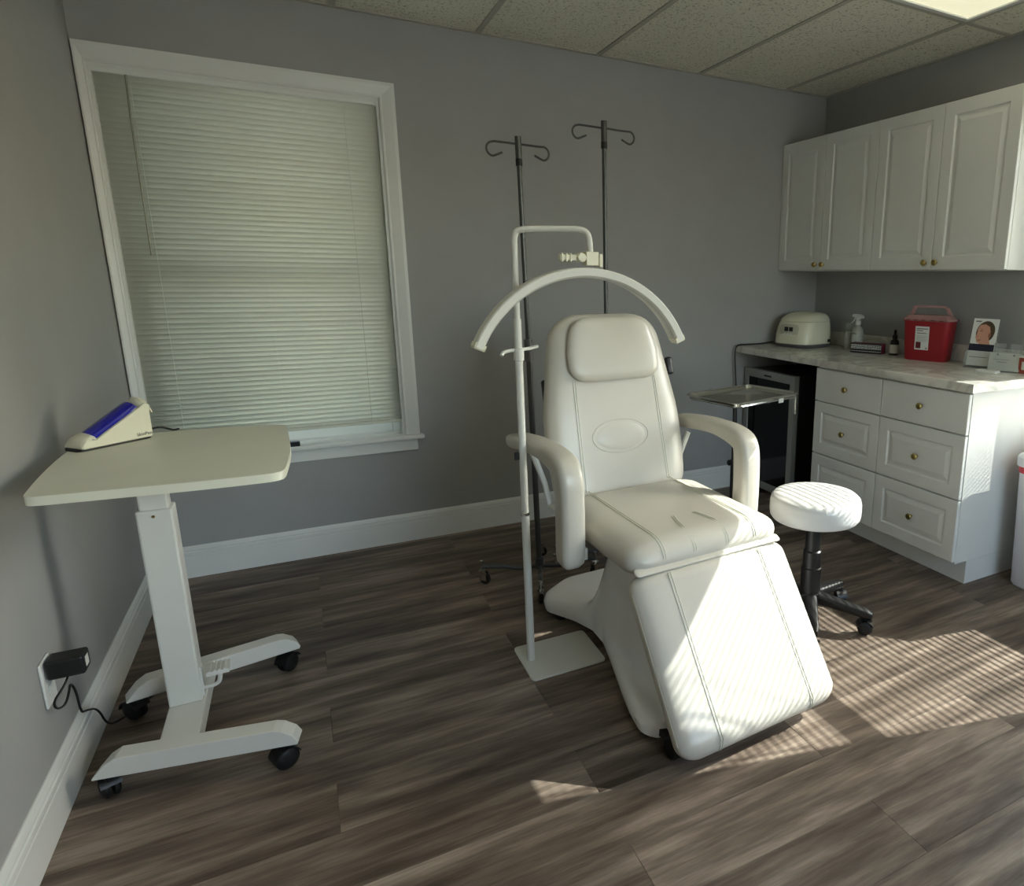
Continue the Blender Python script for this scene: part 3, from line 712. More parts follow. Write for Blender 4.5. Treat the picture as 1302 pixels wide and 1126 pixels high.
for s, ang, cy in ((-1, -11.5, -0.222), (1, 12.5, 0.222)):
    b = BM(); hx = 0.232
    prof = [(-hx, 0.074), (hx, 0.074), (hx+0.004, 0.082), (hx-0.008, 0.103), (hx-0.035, 0.122), (hx-0.055, 0.127), (-hx+0.055, 0.127), (-hx+0.03, 0.112), (-hx, 0.078)]
    loft(b, [[(x, y, z) for x, z in prof] for y in (-0.026, 0.026)])
    br = obj('base_bar', b, M_whitemetal, dk, bevel=0.002); br.location = (0.048, cy, 0); br.rotation_euler = (0, 0, math.radians(ang))
    for e, ro in ((-1, 0.6), (1, 2.2)):
        cc = castor(br, e*(hx-0.025), 0, 0, ro, 0.0315, top=0.0745, hood=True)
        if e > 0: obj('brake_tab', B(-0.012, 0.012, 0.03, 0.052, 0.046, 0.052), M_black, cc)
b = BM(); tube(b, smooth_path([(0.040, -0.02, 0.16), (0.072, -0.02, 0.16), (0.085, -0.02, 0.17), (0.088, -0.02, 0.205)], 2), 0.006, 8)
box(b, 0.058, 0.113, -0.05, 0.005, 0.206, 0.218)
for i in range(4): box(b, 0.064+0.012*i, 0.069+0.012*i, -0.05, 0.005, 0.218, 0.222)
box(b, 0.040, 0.046, -0.03, -0.0, 0.14, 0.23)
obj('height_pedal', b, M_whitemetal, dk)
# device on desk
A_ = math.radians(42)
dv = thing('pen_charging_station', 'white wedge-shaped device with a cobalt blue window on the rolling desk', 'device', (0.150, -1.108, DT), A_)
b = BM(); prof = [(-0.092, 0.006), (0.085, 0.006), (0.085, 0.075), (0.088, 0.098), (0.076, 0.106), (0.062, 0.096), (-0.06, 0.026), (-0.082, 0.030), (-0.094, 0.016)]
loft(b, [[(x, y, z) for x, z in prof] for y in (-0.037, 0.037)])
db = obj('housing', b, M_cream, dv, bevel=0.003)
ang = math.atan2(0.07, 0.122)
b = BM(); secs = []
for i in range(11):
    t_ = i/10; p0 = Vector((-0.062, 0, 0.024))*(1-t_)+Vector((0.060, 0, 0.094))*t_; kk = 1 if 0 < i < 10 else 0.9
    secs.append([p0+Vector((-math.sin(ang), 0, math.cos(ang)))*(0.020*kk*math.sin(PI*j/14))+Vector((0, 1, 0))*0.029*kk*math.cos(PI*j/14) for j in range(15)])
loft(b, secs); obj('blue_window', b, M_blue, dv, smooth=True)
b = BM(); secs = []
for x, zz in ((0.060, 0.090), (0.072, 0.112), (0.086, 0.108), (0.094, 0.092)):
    secs.append([Vector((x, 0.033*math.cos(PI*j/14), zz-0.02+0.028*math.sin(PI*j/14))) for j in range(15)])
loft(b, secs); obj('end_cap', b, M_cream, dv, smooth=True)
b = BM(); secs = []
for x, zz in ((-0.095, 0.008), (-0.085, 0.022), (-0.066, 0.030), (-0.058, 0.026)):
    secs.append([Vector((x, 0.036*math.cos(PI*j/14), zz+0.014*math.sin(PI*j/14))) for j in range(15)])
loft(b, secs); obj('front_lip', b, M_cream, dv, smooth=True)
b = BM(); prism(b, rrect(0.095, 0.036, 0.02), 0.0, 0.006, Matrix.Translation((-0.006, 0.004, 0))); obj('foot_pad', b, M_black, dv)
text_mesh('lettering', 'SkinPen', 0.013, M_gray_ink, dv, Matrix.Translation((0.060, -0.0402, 0.018)) @ Matrix.Rotation(PI/2, 4, 'X'))
tag(obj('charging_cable', T(smooth_path([(0.226, -1.04, DT+0.02), (0.245, -1.025, DT+0.022), (0.262, -1.012, DT+0.012), (0.272, -1.002, DT+0.004), (0.285, -0.975, DT+0.003)], 2), [0.004, 0.004, 0.0035]+[0.0022]*40, 8) if False else T(smooth_path([(0.219, -1.046, DT+0.018), (0.245, -1.025, DT+0.022), (0.262, -1.012, DT+0.012), (0.274, -1.0, DT+0.0032), (0.285, -0.985, DT+0.0032)], 2), 0.003, 8), M_black), 'short black cable behind the wedge-shaped device on the desk', 'cable')
tag(obj('sill_remote', B(0.5, 0.588, -0.036, -0.008, WZ0+0.0005, WZ0+0.024), M_black, None, bevel=0.003), 'small black box lying on the back window sill', 'box')

# ================================================================ HALF-MOON LAMP
lp = thing('floor_lamp', 'white half-moon beauty lamp on a thin pole left of the treatment chair', 'lamp', (1.24, -1.366, 0))
b = BM(); prism(b, rrect(0.135, 0.116, 0.018), 0, 0.006, Matrix.Translation((0.100, -0.012, 0))); pl = obj('base_plate', b, M_whitemetal, lp, bevel=0.001)
obj('lower_pole', T([(0, 0, 0.006), (0, 0, 0.55)], 0.0135, 16), M_whitemetal, lp, smooth=True)
obj('pole_collar', L([(0.0135, 0.546), (0.0145, 0.547), (0.0145, 0.556), (0.0135, 0.557)], n=16), M_chrome, lp)
obj('middle_pole', T([(0, 0, 0.551), (0.0, 0, 1.20)], 0.0122, 16), M_whitemetal, lp, smooth=True)
pts = [Vector((0, 0, 1.19)), Vector((0, 0, 1.43))]+arc((0.035, -0.012, 1.435), 0.036, PI, PI/2, 6, (1, -0.33, 0), (0, 0, 1))
armE = Vector((0.205, -0.075, 1.472))
pts = smooth_path([(0.0, 0, 1.19), (0.0, 0, 1.30), (0.0, 0, 1.40), (0.001, 0, 1.455), (0.012, -0.004, 1.471), (0.06, -0.022, 1.474), (0.15, -0.055, 1.476), (0.195, -0.071, 1.476), (0.214, -0.078, 1.462), (0.218, -0.08, 1.42), (0.218, -0.08, 1.375)], 3)
obj('gooseneck_tube', T(pts, 0.0095, 14), M_whitemetal, lp, smooth=True)
# phone clamp
b = BM(); box(b, 0.198, 0.240, -0.098, -0.060, 1.366, 1.408); box(b, 0.241, 0.252, -0.1, -0.055, 1.362, 1.402)
tube(b, [(0.20, -0.08, 1.388), (0.165, -0.075, 1.390)], 0.011, 10); box(b, 0.115, 0.168, -0.09, -0.065, 1.380, 1.398)
for i in range(3): box(b, 0.118+0.014*i, 0.124+0.014*i, -0.094, -0.061, 1.376, 1.402)
tube(b, [(0.183, -0.102, 1.39), (0.183, -0.058, 1.39)], 0.014, 10)
obj('phone_clamp', b, M_cream, lp, bevel=0.002)
# arch
Rr = 0.385; ac = Vector((0.188, -0.10, 1.355-0.385+0.004)); half = math.asin(0.352/Rr)
def arch(r0_, r1_, y0_, y1_, yi, a_half, n=40):
    """cross-section: outer narrow, tapering; ring sector"""
    b = BM(); secs = []
    for i in range(n+1):
        a = PI/2+a_half-2*a_half*i/n; d = Vector((math.cos(a), 0, math.sin(a)))
        secs.append([ac+d*r1_+Vector((0, y0_, 0)), ac+d*(r1_-0.004)+Vector((0, y0_-0.004, 0)), ac+d*(r0_+0.004)+Vector((0, y0_-0.002, 0)), ac+d*r0_+Vector((0, yi, 0)), ac+d*r0_+Vector((0, y1_-yi, 0)), ac+d*(r0_+0.004)+Vector((0, y1_, 0)), ac+d*r1_+Vector((0, y1_, 0))])
    loft(b, secs); return b
ar = obj('light_arch', arch(Rr-0.028, Rr, -0.022, 0.022, -0.016, half), M_whitemetal, lp, smooth=True)
b = BM(); secs = []
for i in range(41):
    a = PI/2+(half-0.05)-2*(half-0.05)*i/40; d = Vector((math.cos(a), 0, math.sin(a)))
    secs.append([ac+d*(Rr-0.0285)+Vector((0, -0.014, 0)), ac+d*(Rr-0.031)+Vector((0, -0.010, 0)), ac+d*(Rr-0.031)+Vector((0, 0.010, 0)), ac+d*(Rr-0.0285)+Vector((0, 0.014, 0))])
loft(b, secs); obj('diffuser_strip', b, M_ledpcb, ar, smooth=True)
for s in (-1, 1):
    b = BM(); secs = []
    for i in range(4):
        a = PI/2+s*(half-0.045+0.052*i/3+0.006); d = Vector((math.cos(a), 0, math.sin(a))); g_ = 0.0015 if i < 3 else -0.001
        secs.append([ac+d*(Rr+g_)+Vector((0, -0.023-g_, 0)), ac+d*(Rr-0.032)+Vector((0, -0.022-g_, 0)), ac+d*(Rr-0.032)+Vector((0, 0.022+g_, 0)), ac+d*(Rr+g_)+Vector((0, 0.023+g_, 0))])
    loft(b, secs); obj('end_cap', b, M_cream, ar)
# accessory hook
b = BM(); tube(b, smooth_path([(-0.058, -0.012, 1.088), (-0.050, -0.005, 1.098), (-0.02, 0, 1.102), (0, 0, 1.102), (0.04, 0.02, 1.103), (0.085, 0.075, 1.103)], 2), 0.0055, 8)
lathe(b, [(0.0123, 1.068), (0.0165, 1.070), (0.0165, 1.106), (0.0123, 1.108)], n=16)
obj('accessory_hook', b, M_whitemetal, lp, smooth=True)
obj('switch', B(-0.028, -0.0125, -0.006, 0.006, 0.742, 0.768), M_black, lp, bevel=0.002)

# ================================================================ IV POLES
def iv_pole(name, label, x, y, htop, lean, hook, ang0, sl):
    t = thing(name, label, 'iv pole', (x, y, 0), 0, None)
    top = Vector((lean, 0, htop))
    P = lambda z: Vector((lean*z/htop, 0, z))
    j = sl
    obj('outer_pole', T([P(0.075), P(j)], 0.0125, 16), M_polesteel, t, smooth=True)
    obj('collar', T([P(j-0.045), P(j+0.045)], 0.0165, 16), M_grayp, t, smooth=True)
    obj('inner_pole', T([P(j), P(htop-0.095)], 0.0095, 16), M_polesteel, t, smooth=True)
    obj('grip_ring', T([P(htop-0.108), P(htop-0.082)], 0.013, 16), M_rubber, t, smooth=True)
    hd = obj('hook_head', T([P(htop-0.085), P(htop)], 0.0125, 16), M_polesteel, t, smooth=True)
    for s in (-1, 1):
        zc = htop-0.028
        pts = [P(zc)+Vector((s*0.010, 0, 0)), P(zc)+Vector((s*(hook-0.03), 0, -s*0.002))]
        pts += [P(zc)+Vector((s*(hook-0.024), 0, -0.026))+Vector((s*0.026*math.sin(q), 0, 0.026*math.cos(q))) for q in [0.2+2.9*i/10 for i in range(11)]]
        pts += [P(zc)+Vector((s*(hook-0.058), 0, -0.036))]
        obj('hook', T(smooth_path(pts, 1), 0.0042, 8), M_polesteel, hd, smooth=True)
    obj('base_hub', L([(0.012, 0.05), (0.020, 0.052), (0.020, 0.10), (0.014, 0.104)], n=16), M_legsteel, t, smooth=True)
    for k_ in range(4):
        a = ang0+PI/2*k_; e = Vector((math.cos(a), math.sin(a), 0))
        lg = obj('leg', T(smooth_path([e*0.014+Vector((0, 0, 0.062)), e*0.10+Vector((0, 0, 0.056)), e*0.15+Vector((0, 0, 0.075)), e*0.25+Vector((0, 0, 0.078))], 2), 0.0095, 10), M_legsteel, t, smooth=True)
        c_ = obj('castor', (lambda b: (lathe(b, [(0.004, 0.055), (0.004, 0.098), (0.008, 0.098), (0.008, 0.107), (0.002, 0.11)], n=10), lathe(b, [(0.003, 0.054), (0.015, 0.054), (0.015, 0.063), (0.003, 0.063)], n=12), box(b, -0.011, -0.009, -0.004, 0.024, 0.018, 0.058), box(b, 0.009, 0.011, -0.004, 0.024, 0.018, 0.058), b)[-1])(BM()), M_chrome, lg, smooth=False)
        c_.location = (e.x*0.25, e.y*0.25, 0); c_.rotation_euler = (0, 0, a+1.1+0.7*k_)
        obj('wheel', L([(0.003, -0.008), (0.021, -0.008), (0.0245, -0.005), (0.0245, 0.005), (0.021, 0.008), (0.003, 0.008)], (0, 0.014, 0.0245), 20, 'x'), M_rubber, c_, smooth=True)
    return t
iv_pole('iv_pole', 'dark steel iv pole directly behind the half-moon lamp, the shorter left one', 1.476, -0.745, 1.861, -0.025, 0.122, math.radians(163), 1.03)
iv_pole('iv_pole', 'dark steel iv pole behind the treatment chair headrest, the taller right one', 1.828, -0.715, 1.965, 0.0, 0.138, math.radians(167), 1.02)

# ================================================================ MAYO STAND
ms = thing('instrument_stand', 'rolling instrument stand with flat stainless steel tray beside the right armrest', 'stand', (2.43, -0.93, 0), math.radians(14))
tr = BM(); hw_, hl_ = 0.222, 0.158
lay = [(0, 0), (0.002, 0.0), (0.008, 0.002), (0.012, 0.012)]
secs = []
for ins, z in ((0.010, -0.018), (0.004, -0.014), (0.0, 0.0), (-0.006, 0.0035), (-0.010, 0.002), (-0.010, -0.002), (-0.007, 0.0), (0.0015, -0.003), (0.006, -0.0125), (0.012, -0.0165)):
    secs.append([(x, y, 0.803+z) for x, y in rrect(hw_-ins, hl_-ins, max(0.012, 0.03-ins), 6)])
loft(tr, secs); obj('tray', tr, M_steel, ms, smooth=True)
b = BM(); tube(b, [(x, y, 0.786) for x, y in rrect(hw_-0.008, hl_-0.004, 0.03, 6)]+[(hw_-0.008, hl_-0.034, 0.786)], 0.0045, 8)
obj('tray_frame', b, M_chrome, ms, smooth=True)
b = BM()
for dx in (0, 0.013): tube(b, [(hw_-0.006+dx*0.4, -hl_+0.012+dx*0.5, 0.786), (hw_-0.006+dx*0.4, -hl_+0.012+dx*0.5, 0.70)], 0.003, 8)
obj('side_pin', b, M_chrome, ms, smooth=True)
obj('tag', B(0.055, 0.09, -hl_-0.0105, -hl_-0.0095, 0.775, 0.795), M_paper, ms)
obj('upper_post', T([(0.0, 0.05, 0.45), (0.0, 0.05, 0.781)], 0.009, 14), M_black, ms, smooth=True)
obj('cross_support', B(-0.012, 0.012, -hl_+0.003, hl_-0.003, 0.776, 0.782), M_black, ms)
obj('lower_post', T([(0.0, 0.05, 0.05), (0.0, 0.05, 0.47)], 0.0125, 14), M_black, ms, smooth=True)
obj('height_knob', L([(0.004, 0), (0.014, 0.004), (0.014, 0.016), (0.006, 0.02)], (-0.034, 0.05, 0.46), 14, 'x'), M_black, ms, smooth=True)
for a_ in (0.3, 0.3+2*PI/3, 0.3+4*PI/3):
    e = Vector((math.cos(a_), math.sin(a_), 0))
    lg = obj('leg', T([Vector((0, 0.05, 0.062)), Vector((0, 0.05, 0.060))+e*0.17], 0.010, 10), M_black, ms, smooth=True)
    castor(lg, e.x*0.165, 0.05+e.y*0.165, 0, a_+1.2, 0.02, top=0.062)

# ================================================================ BIN
bn = thing('waste_bin', 'white plastic bin with domed lid and red liner at the right edge', 'bin', (3.440, -1.935, 0))
def rr_secs(levels, rr=0.05): return [[(x, y, z) for x, y in rrect(a, b_, rr, 6)] for a, b_, z in levels]
b = BM(); loft(b, rr_secs([(0.112, 0.162, 0.0), (0.116, 0.166, 0.008), (0.133, 0.180, 0.53), (0.133, 0.180, 0.545)])); obj('body', b, M_bin, bn, smooth=True)
b = BM(); loft(b, rr_secs([(0.1340, 0.1815, 0.520), (0.1360, 0.1835, 0.524), (0.1360, 0.1835, 0.548), (0.134, 0.181, 0.552)])); obj('liner_bag', b, M_pinkbag, bn, smooth=True)
b = BM(); loft(b, [[(x, y, z) for x, y in rrect(a, b_, min(0.05, a-0.002), 6)] for a, b_, z in [(0.137, 0.184, 0.549), (0.146, 0.188, 0.552), (0.146, 0.188, 0.592), (0.139, 0.183, 0.600), (0.125, 0.172, 0.602), (0.120, 0.162, 0.64), (0.106, 0.147, 0.675), (0.08, 0.122, 0.697), (0.05, 0.09, 0.706), (0.012, 0.05, 0.708)]]); obj('domed_lid', b, M_bin, bn, smooth=True)

# ================================================================ COUNTER ITEMS
# centrifuge
cf = thing('centrifuge', 'rounded cream benchtop centrifuge in the corner of the counter', 'centrifuge', (3.405, -0.185, CTZ), math.radians(12))
def cf_secs(levels): return [[(x+dx, y, z) for x, y in rrect(a, b_, min(r_, a-0.001, b_-0.001), 7)] for a, b_, r_, dx, z in levels]
b = BM(); loft(b, cf_secs([(0.145, 0.134, 0.08, 0, 0.012), (0.151, 0.138, 0.08, 0, 0.02), (0.150, 0.138, 0.08, 0.003, 0.07), (0.145, 0.136, 0.08, 0.008, 0.11), (0.137, 0.133, 0.08, 0.014, 0.143), (0.132, 0.131, 0.08, 0.018, 0.155)]))
obj('body', b, M_cream, cf, smooth=True)
b = BM(); loft(b, cf_secs([(0.127, 0.127, 0.078, 0.020, 0.1555), (0.132, 0.132, 0.08, 0.018, 0.158), (0.126, 0.128, 0.08, 0.022, 0.172), (0.116, 0.121, 0.08, 0.029, 0.187), (0.098, 0.108, 0.075, 0.038, 0.200), (0.07, 0.085, 0.06, 0.044, 0.209), (0.03, 0.04, 0.028, 0.046, 0.213)]))
obj('lid', b, M_cream, cf, smooth=True)
b = BM(); loft(b, cf_secs([(0.138, 0.126, 0.078, 0, 0.0), (0.146, 0.134, 0.08, 0, 0.006), (0.152, 0.139, 0.08, 0, 0.022)])); obj('base_skirt', b, M_grayp, cf, smooth=True)
tm = Matrix.Translation((-0.1455, 0, 0.0)) @ Matrix.Rotation(math.radians(4), 4, 'Y')
b = BM(); loft(b, [[(x, y, z) for y, z in rrect(0.070-i_, 0.058-i_, 0.030, 4, 0.0, 0.084)] for x, i_ in ((0.004, 0), (-0.002, 0.0), (-0.0045, 0.004))]); cp = obj('control_panel', b, M_creamdk, cf, smooth=True); cp.matrix_local = tm
for y_ in (-0.018, 0.018): o = obj('display', B(-0.0065, -0.0044, y_-0.014, y_+0.014, 0.098, 0.124), M_ink, cp)
for y_ in (-0.02, 0.005, 0.03): obj('button', L([(0.002, -0.0068), (0.007, -0.0062), (0.0075, -0.0044), (0.002, -0.0044)], (0, y_, 0.080), 12, 'x'), M_trim, cp)
obj('logo_mark', B(-0.0052, -0.0044, -0.012, 0.024, 0.050, 0.055), M_gray_ink, cp)
obj('rating_label', B(0.070, 0.10, -0.1385, -0.1362, 0.030, 0.048), M_ink, cf)
tag(obj('appliance_cord', T(smooth_path([(3.28, -0.045, CTZ+0.02), (3.20, -0.03, CTZ+0.008), (3.08, -0.028, CTZ+0.0075), (3.012, -0.03, CTZ+0.0075), (2.996, -0.03, CTZ-0.03), (3.002, -0.03, 0.80), (3.02, -0.03, 0.6), (3.03, -0.03, 0.3), (3.05, -0.03, 0.20), (3.055, -0.03, 0.152)], 3), 0.0045, 8), M_black), 'black cord dropping over the back left corner of the counter', 'cord')
# bottles behind
sp = thing('spray_bottle', 'frosted spray bottle with white trigger head on the counter', 'bottle', (3.545, -0.515, CTZ), math.radians(100))
obj('bottle_body', L([(0.002, 0), (0.031, 0.0), (0.034, 0.005), (0.034, 0.105), (0.030, 0.125), (0.016, 0.142), (0.0125, 0.150), (0.0125, 0.158)], n=28), M_clearwhite, sp, smooth=True)
obj('liquid', L([(0.002, 0.003), (0.0325, 0.006), (0.0325, 0.10), (0.002, 0.10)], n=24), M_paper, sp, smooth=True)
obj('label_mark', B(-0.016, 0.018, 0.0335, 0.0352, 0.112, 0.116) if False else B(-0.016, 0.016, 0.0335, 0.0350, 0.098, 0.102), M_ink, sp)
b = BM(); lathe(b, [(0.014, 0.150), (0.0155, 0.152), (0.0155, 0.172), (0.010, 0.176), (0.002, 0.176)], n=18)
loft(b, [[(x, y, z) for x, z in [(-0.035, 0.190), (-0.032, 0.203), (-0.012, 0.213), (0.032, 0.213), (0.040, 0.206), (0.038, 0.197), (0.012, 0.192), (0.009, 0.174), (-0.009, 0.174), (-0.012, 0.186)]] for y in (-0.0095, 0.0095)])
obj('spray_head', b, M_trim, sp, bevel=0.001)
b = BM(); tube(b, smooth_path([(0.020, 0, 0.196), (0.026, 0, 0.182), (0.036, 0, 0.168), (0.048, 0, 0.158)], 1), 0.0035, 8); obj('trigger', b, M_trim, sp)
pb = thing('pump_bottle', 'slim white bottle with clear cap at the left of the spray bottle', 'bottle', (3.555, -0.432, CTZ))
obj('bottle_body', L([(0.002, 0), (0.021, 0.0), (0.023, 0.004), (0.023, 0.098), (0.020, 0.104), (0.010, 0.105)], n=24), M_clearwhite, pb, smooth=True)
obj('filling', L([(0.002, 0.002), (0.022, 0.005), (0.022, 0.095), (0.002, 0.096)], n=20), M_paper, pb)
obj('clear_cap', L([(0.021, 0.1055), (0.021, 0.150), (0.012, 0.157), (0.002, 0.158)], n=20), M_clear, pb, smooth=True)
# small box
bx_ = thing('product_box', 'small black and white printed carton lying in front of the spray bottle', 'box', (3.495, -0.656, CTZ), math.radians(24))
obj('carton', B(-0.028, 0.028, -0.082, 0.082, 0, 0.05), M_magenta, bx_, bevel=0.001)
obj('front_panel', B(-0.0292, -0.0281, -0.081, 0.081, 0.001, 0.049), M_ink, bx_)
rn = random.Random(5)
for row, z in enumerate((0.038, 0.026, 0.010)):
    obj('print_band', B(-0.0297, -0.0293, -0.079, 0.079, z-0.0045 if row < 2 else z-0.0012, z+0.0045 if row < 2 else z+0.001), M_paper, bx_)
    if row < 2:
        b = BM(); y = -0.076
        while y < 0.072:
            wd = rn.uniform(0.004, 0.011); box(b, -0.0302, -0.0298, y, min(y+wd, 0.077), z-0.0022, z+0.0022); y += wd+0.0028
        obj('lettering', b, M_ink, bx_)
# dropper bottle
dp = thing('dropper_bottle', 'small black dropper bottle with white label on the counter', 'bottle', (3.545, -0.805, CTZ))
obj('bottle_body', L([(0.002, 0), (0.020, 0.0), (0.0215, 0.003), (0.0215, 0.062), (0.018, 0.072), (0.010, 0.078), (0.009, 0.082)], n=24), M_black, dp, smooth=True)
obj('label', L([(0.0216, 0.010), (0.0219, 0.010), (0.0219, 0.052), (0.0216, 0.052)], n=24), M_paper, dp, smooth=True)
obj('dropper_cap', L([(0.011, 0.080), (0.0125, 0.081), (0.0115, 0.098), (0.007, 0.101), (0.007, 0.118), (0.004, 0.124), (0.001, 0.125)], n=20), M_rubber, dp, smooth=True)
# sharps container
sh = thing('sharps_container', 'red sharps disposal container with clear handled lid on the counter', 'sharps container', (3.530, -1.048, CTZ), math.radians(17))
b = BM(); loft(b, [[(x, y, z) for x, y in rrect(a, b_, 0.03, 6)] for a, b_, z in [(0.052, 0.108, 0.0), (0.055, 0.112, 0.006), (0.063, 0.125, 0.205)]]); obj('body', b, M_redplastic, sh, smooth=True)
b = BM(); loft(b, [[(x, y, z) for x, y in rrect(a, b_, 0.03, 6)] for a, b_, z in [(0.066, 0.129, 0.2055), (0.070, 0.134, 0.208), (0.070, 0.134, 0.216), (0.062, 0.122, 0.222), (0.056, 0.112, 0.236), (0.05, 0.10, 0.238)]]); lid = obj('lid', b, M_pinklid, sh, smooth=True)
b = BM(); loft(b, [[(x, y, z) for y, z in [(-0.108, 0.2385), (-0.090, 0.272), (-0.078, 0.284), (0.086, 0.284), (0.094, 0.274), (0.108, 0.2385), (0.094, 0.2385), (0.082, 0.272), (-0.072, 0.274), (-0.080, 0.268), (-0.094, 0.2385)]] for x in (-0.012, 0.012)]); obj('handle', b, M_pinklid, sh)
for y_ in (-0.085, -0.04, 0.01, 0.05, 0.09): obj('lid_port', B(-0.0712, -0.0702, y_-0.010, y_+0.010, 0.2085, 0.2125), M_redink, sh)
slope = math.atan2(0.008, 0.2)
lm = Matrix.Translation((-0.0604, 0.012, 0.118)) @ Matrix.Rotation(-slope*1.0, 4, 'Y') @ Matrix.Scale(1.27, 4)
lb = obj('label', B(-0.0006, 0.0, -0.029, 0.029, -0.048, 0.048), M_paper, sh); lb.matrix_local = lm
b = BM()
box(b, -0.0011, -0.0007, -0.024, 0.024, 0.036, 0.040); box(b, -0.0011, -0.0007, -0.003, 0.024, 0.029, 0.032); box(b, -0.0011, -0.0007, -0.019, 0.021, 0.0185, 0.0215)
for i in range(6): box(b, -0.0011, -0.0007, -0.022, 0.022, 0.009-0.0045*i, 0.0098-0.0045*i)
box(b, -0.0011, -0.0007, -0.024, -0.018, -0.044, -0.038); obj('label_print', b, M_gray_ink, lb)
obj('warning_square', B(-0.0012, -0.0007, 0.003, 0.024, -0.042, -0.016), M_redink, lb)
# brochure holder with leaflet
bh = thing('brochure_holder', 'clear acrylic holder with a portrait leaflet, right of the red container', 'brochure holder', (3.520, -1.372, CTZ), math.radians(16))
tilt_ = Matrix.Rotation(math.radians(14), 4, 'Y')
o = obj('back_plate', B(0.0, 0.002, -0.052, 0.052, 0.0, 0.175), M_clear, bh); o.matrix_local = Matrix.Translation((-0.012, 0, 0.003)) @ tilt_
o = obj('front_pocket', (lambda b: (box(b, -0.026, -0.024, -0.052, 0.052, 0.0, 0.058), box(b, -0.024, 0.0, 0.050, 0.052, 0.0, 0.058), box(b, -0.024, 0.0, -0.052, -0.050, 0.0, 0.058), b)[-1])(BM()), M_clear, bh); o.matrix_local = Matrix.Translation((-0.012, 0, 0.003)) @ tilt_
obj('foot', B(-0.042, 0.05, -0.052, 0.052, 0.0, 0.0022), M_clear, bh)
lf_ = obj('leaflet', B(-0.010, -0.006, -0.048, 0.048, 0.004, 0.192), M_paper, bh); lf_.matrix_local = Matrix.Translation((-0.012, 0, 0.003)) @ tilt_
def disc(pts, x): 
    b = BM(); loft(b, [[(x, y, z) for y, z in pts], [(x-0.0003, y, z) for y, z in pts]]); return b
def ell(cy, cz, a, b_, rot=0, n=28): return [(cy+a*math.cos(t)*math.cos(rot)-b_*math.sin(t)*math.sin(rot), cz+a*math.cos(t)*math.sin(rot)+b_*math.sin(t)*math.cos(rot)) for t in [2*PI*i/n for i in range(n)]]
obj('hair_print', disc(ell(-0.004, 0.139, 0.035, 0.044, 0.2), -0.0101), M_hair, lf_)
obj('face_print', disc([(0.026, 0.150), (0.018, 0.166), (0.0, 0.170), (-0.018, 0.160), (-0.024, 0.138), (-0.020, 0.118), (-0.026, 0.100), (-0.030, 0.088), (0.012, 0.084), (0.014, 0.094), (0.024, 0.096), (0.026, 0.106), (0.031, 0.118), (0.026, 0.130)], -0.0105), M_skin, lf_)
b = disc(ell(-0.022, 0.126, 0.005, 0.010), -0.0109)
loft(b, [[(-0.0109-d_, y, z) for y, z in ell(0.012, 0.142, 0.006, 0.0022, 0.2)] for d_ in (0, 0.0003)]); loft(b, [[(-0.0109-d_, y, z) for y, z in ell(0.015, 0.105, 0.008, 0.0022, -0.2)] for d_ in (0, 0.0003)])
loft(b, [[(-0.0109-d_, y, z) for y, z in ell(0.012, 0.149, 0.008, 0.0012, 0.3)] for d_ in (0, 0.0003)]); loft(b, [[(-0.0109-d_, y, z) for y, z in ell(0.024, 0.121, 0.003, 0.0022)] for d_ in (0, 0.0003)])
obj('feature_print', b, M_skin2, lf_)
obj('title_print', B(-0.0104, -0.0101, 0.018, 0.040, 0.178, 0.183), M_gray_ink, lf_)
obj('navy_band', B(-0.0112, -0.0102, -0.048, 0.048, 0.062, 0.090), M_navy, lf_)
obj('footer_print', B(-0.0104, -0.0101, -0.03, 0.04, 0.036, 0.039), M_gray_ink, lf_)
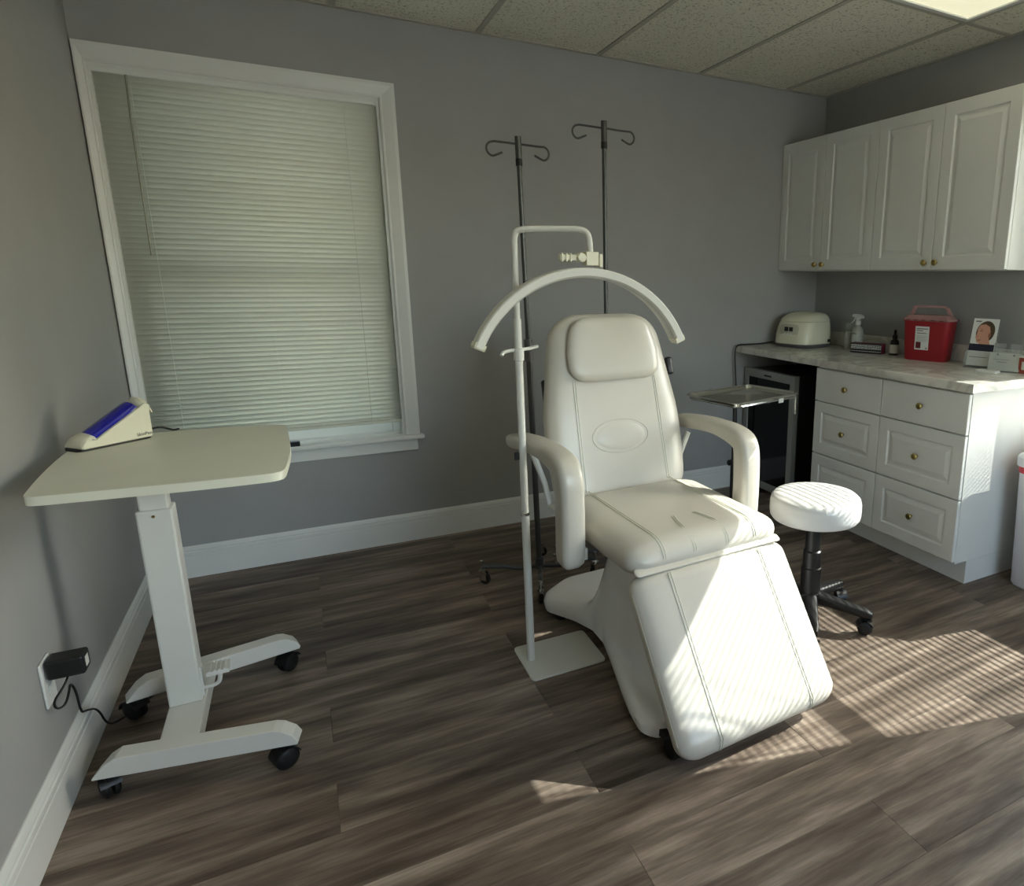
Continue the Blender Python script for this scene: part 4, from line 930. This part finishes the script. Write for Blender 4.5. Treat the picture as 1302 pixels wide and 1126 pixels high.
# acrylic card holder
ca = thing('card_holder', 'clear acrylic business card holder with two small pockets, right of the leaflet', 'card holder', (3.500, -1.518, CTZ), math.radians(16))
obj('base_block', B(-0.034, 0.03, -0.062, 0.062, 0, 0.004), M_clear, ca)
o = obj('panel', B(0.0, 0.003, -0.062, 0.062, 0.0, 0.075), M_clearwhite, ca); o.matrix_local = Matrix.Translation((-0.02, 0, 0.004)) @ tilt_
for y_ in (-0.034, 0.03):
    o = obj('card_pocket', (lambda b: (box(b, 0.006, 0.0075, y_-0.022, y_+0.022, 0.075, 0.115), box(b, 0.001, 0.006, y_-0.022, y_-0.0205, 0.075, 0.115), box(b, 0.001, 0.006, y_+0.0205, y_+0.022, 0.075, 0.115), box(b, 0.001, 0.0075, y_-0.022, y_+0.022, 0.0735, 0.075), b)[-1])(BM()), M_clear, ca); o.matrix_local = Matrix.Translation((-0.02, 0, 0.004)) @ tilt_
    o = obj('peg', L([(0.0035, -0.004), (0.0035, 0.0)], (-0.0005, y_, 0.066), 10, 'x'), M_grayp, ca); o.matrix_local = Matrix.Translation((-0.02, 0, 0.004)) @ tilt_
o = obj('line_print', (lambda b: (box(b, -0.0006, -0.0002, -0.02, 0.045, 0.045, 0.047), box(b, -0.0006, -0.0002, -0.01, 0.03, 0.034, 0.037), b)[-1])(BM()), M_gray_ink, ca); o.matrix_local = Matrix.Translation((-0.02, 0, 0.004)) @ tilt_
tag(obj('business_cards', (lambda b: (prism(b, rrect(0.026, 0.045, 0.002, 2), 0, 0.010), b)[-1])(BM()), M_paper, None, loc=(3.405, -1.500, CTZ), rotz=math.radians(12)), 'small stack of white cards lying in front of the acrylic card holder', 'cards')
rb = thing('product_jar', 'terracotta red container with pale label at the right end of the counter', 'container', (3.53, -1.635, CTZ))
obj('jar_body', B(-0.03, 0.03, -0.05, 0.05, 0, 0.072), M_orange, rb, bevel=0.003)
obj('lid', B(-0.031, 0.031, -0.051, 0.051, 0.0722, 0.078), M_paper, rb, bevel=0.001)
obj('label', B(-0.0308, -0.0301, -0.046, 0.034, 0.018, 0.055), M_paper, rb)
for o_, k_ in ((dp, 1.14), (bh, 1.22), (ca, 1.12), (bx_, 1.12)): o_.scale = (k_, k_, k_)
GR = {'drawer_cabinet': 'base cabinets under the worktop', 'wall_cabinet': 'wall cabinets above the worktop', 'iv_pole': 'iv poles behind the chair', 'ceiling_light': 'ceiling troffers', 'window_blind': 'mini blinds', 'spray_bottle': 'bottles on the counter', 'pump_bottle': 'bottles on the counter', 'dropper_bottle': 'bottles on the counter'}
for o_ in C.objects:
    if o_.parent is None and o_.name.split('.')[0] in GR and 'label' in o_: o_['group'] = GR[o_.name.split('.')[0]]
bpy.context.view_layer.update()
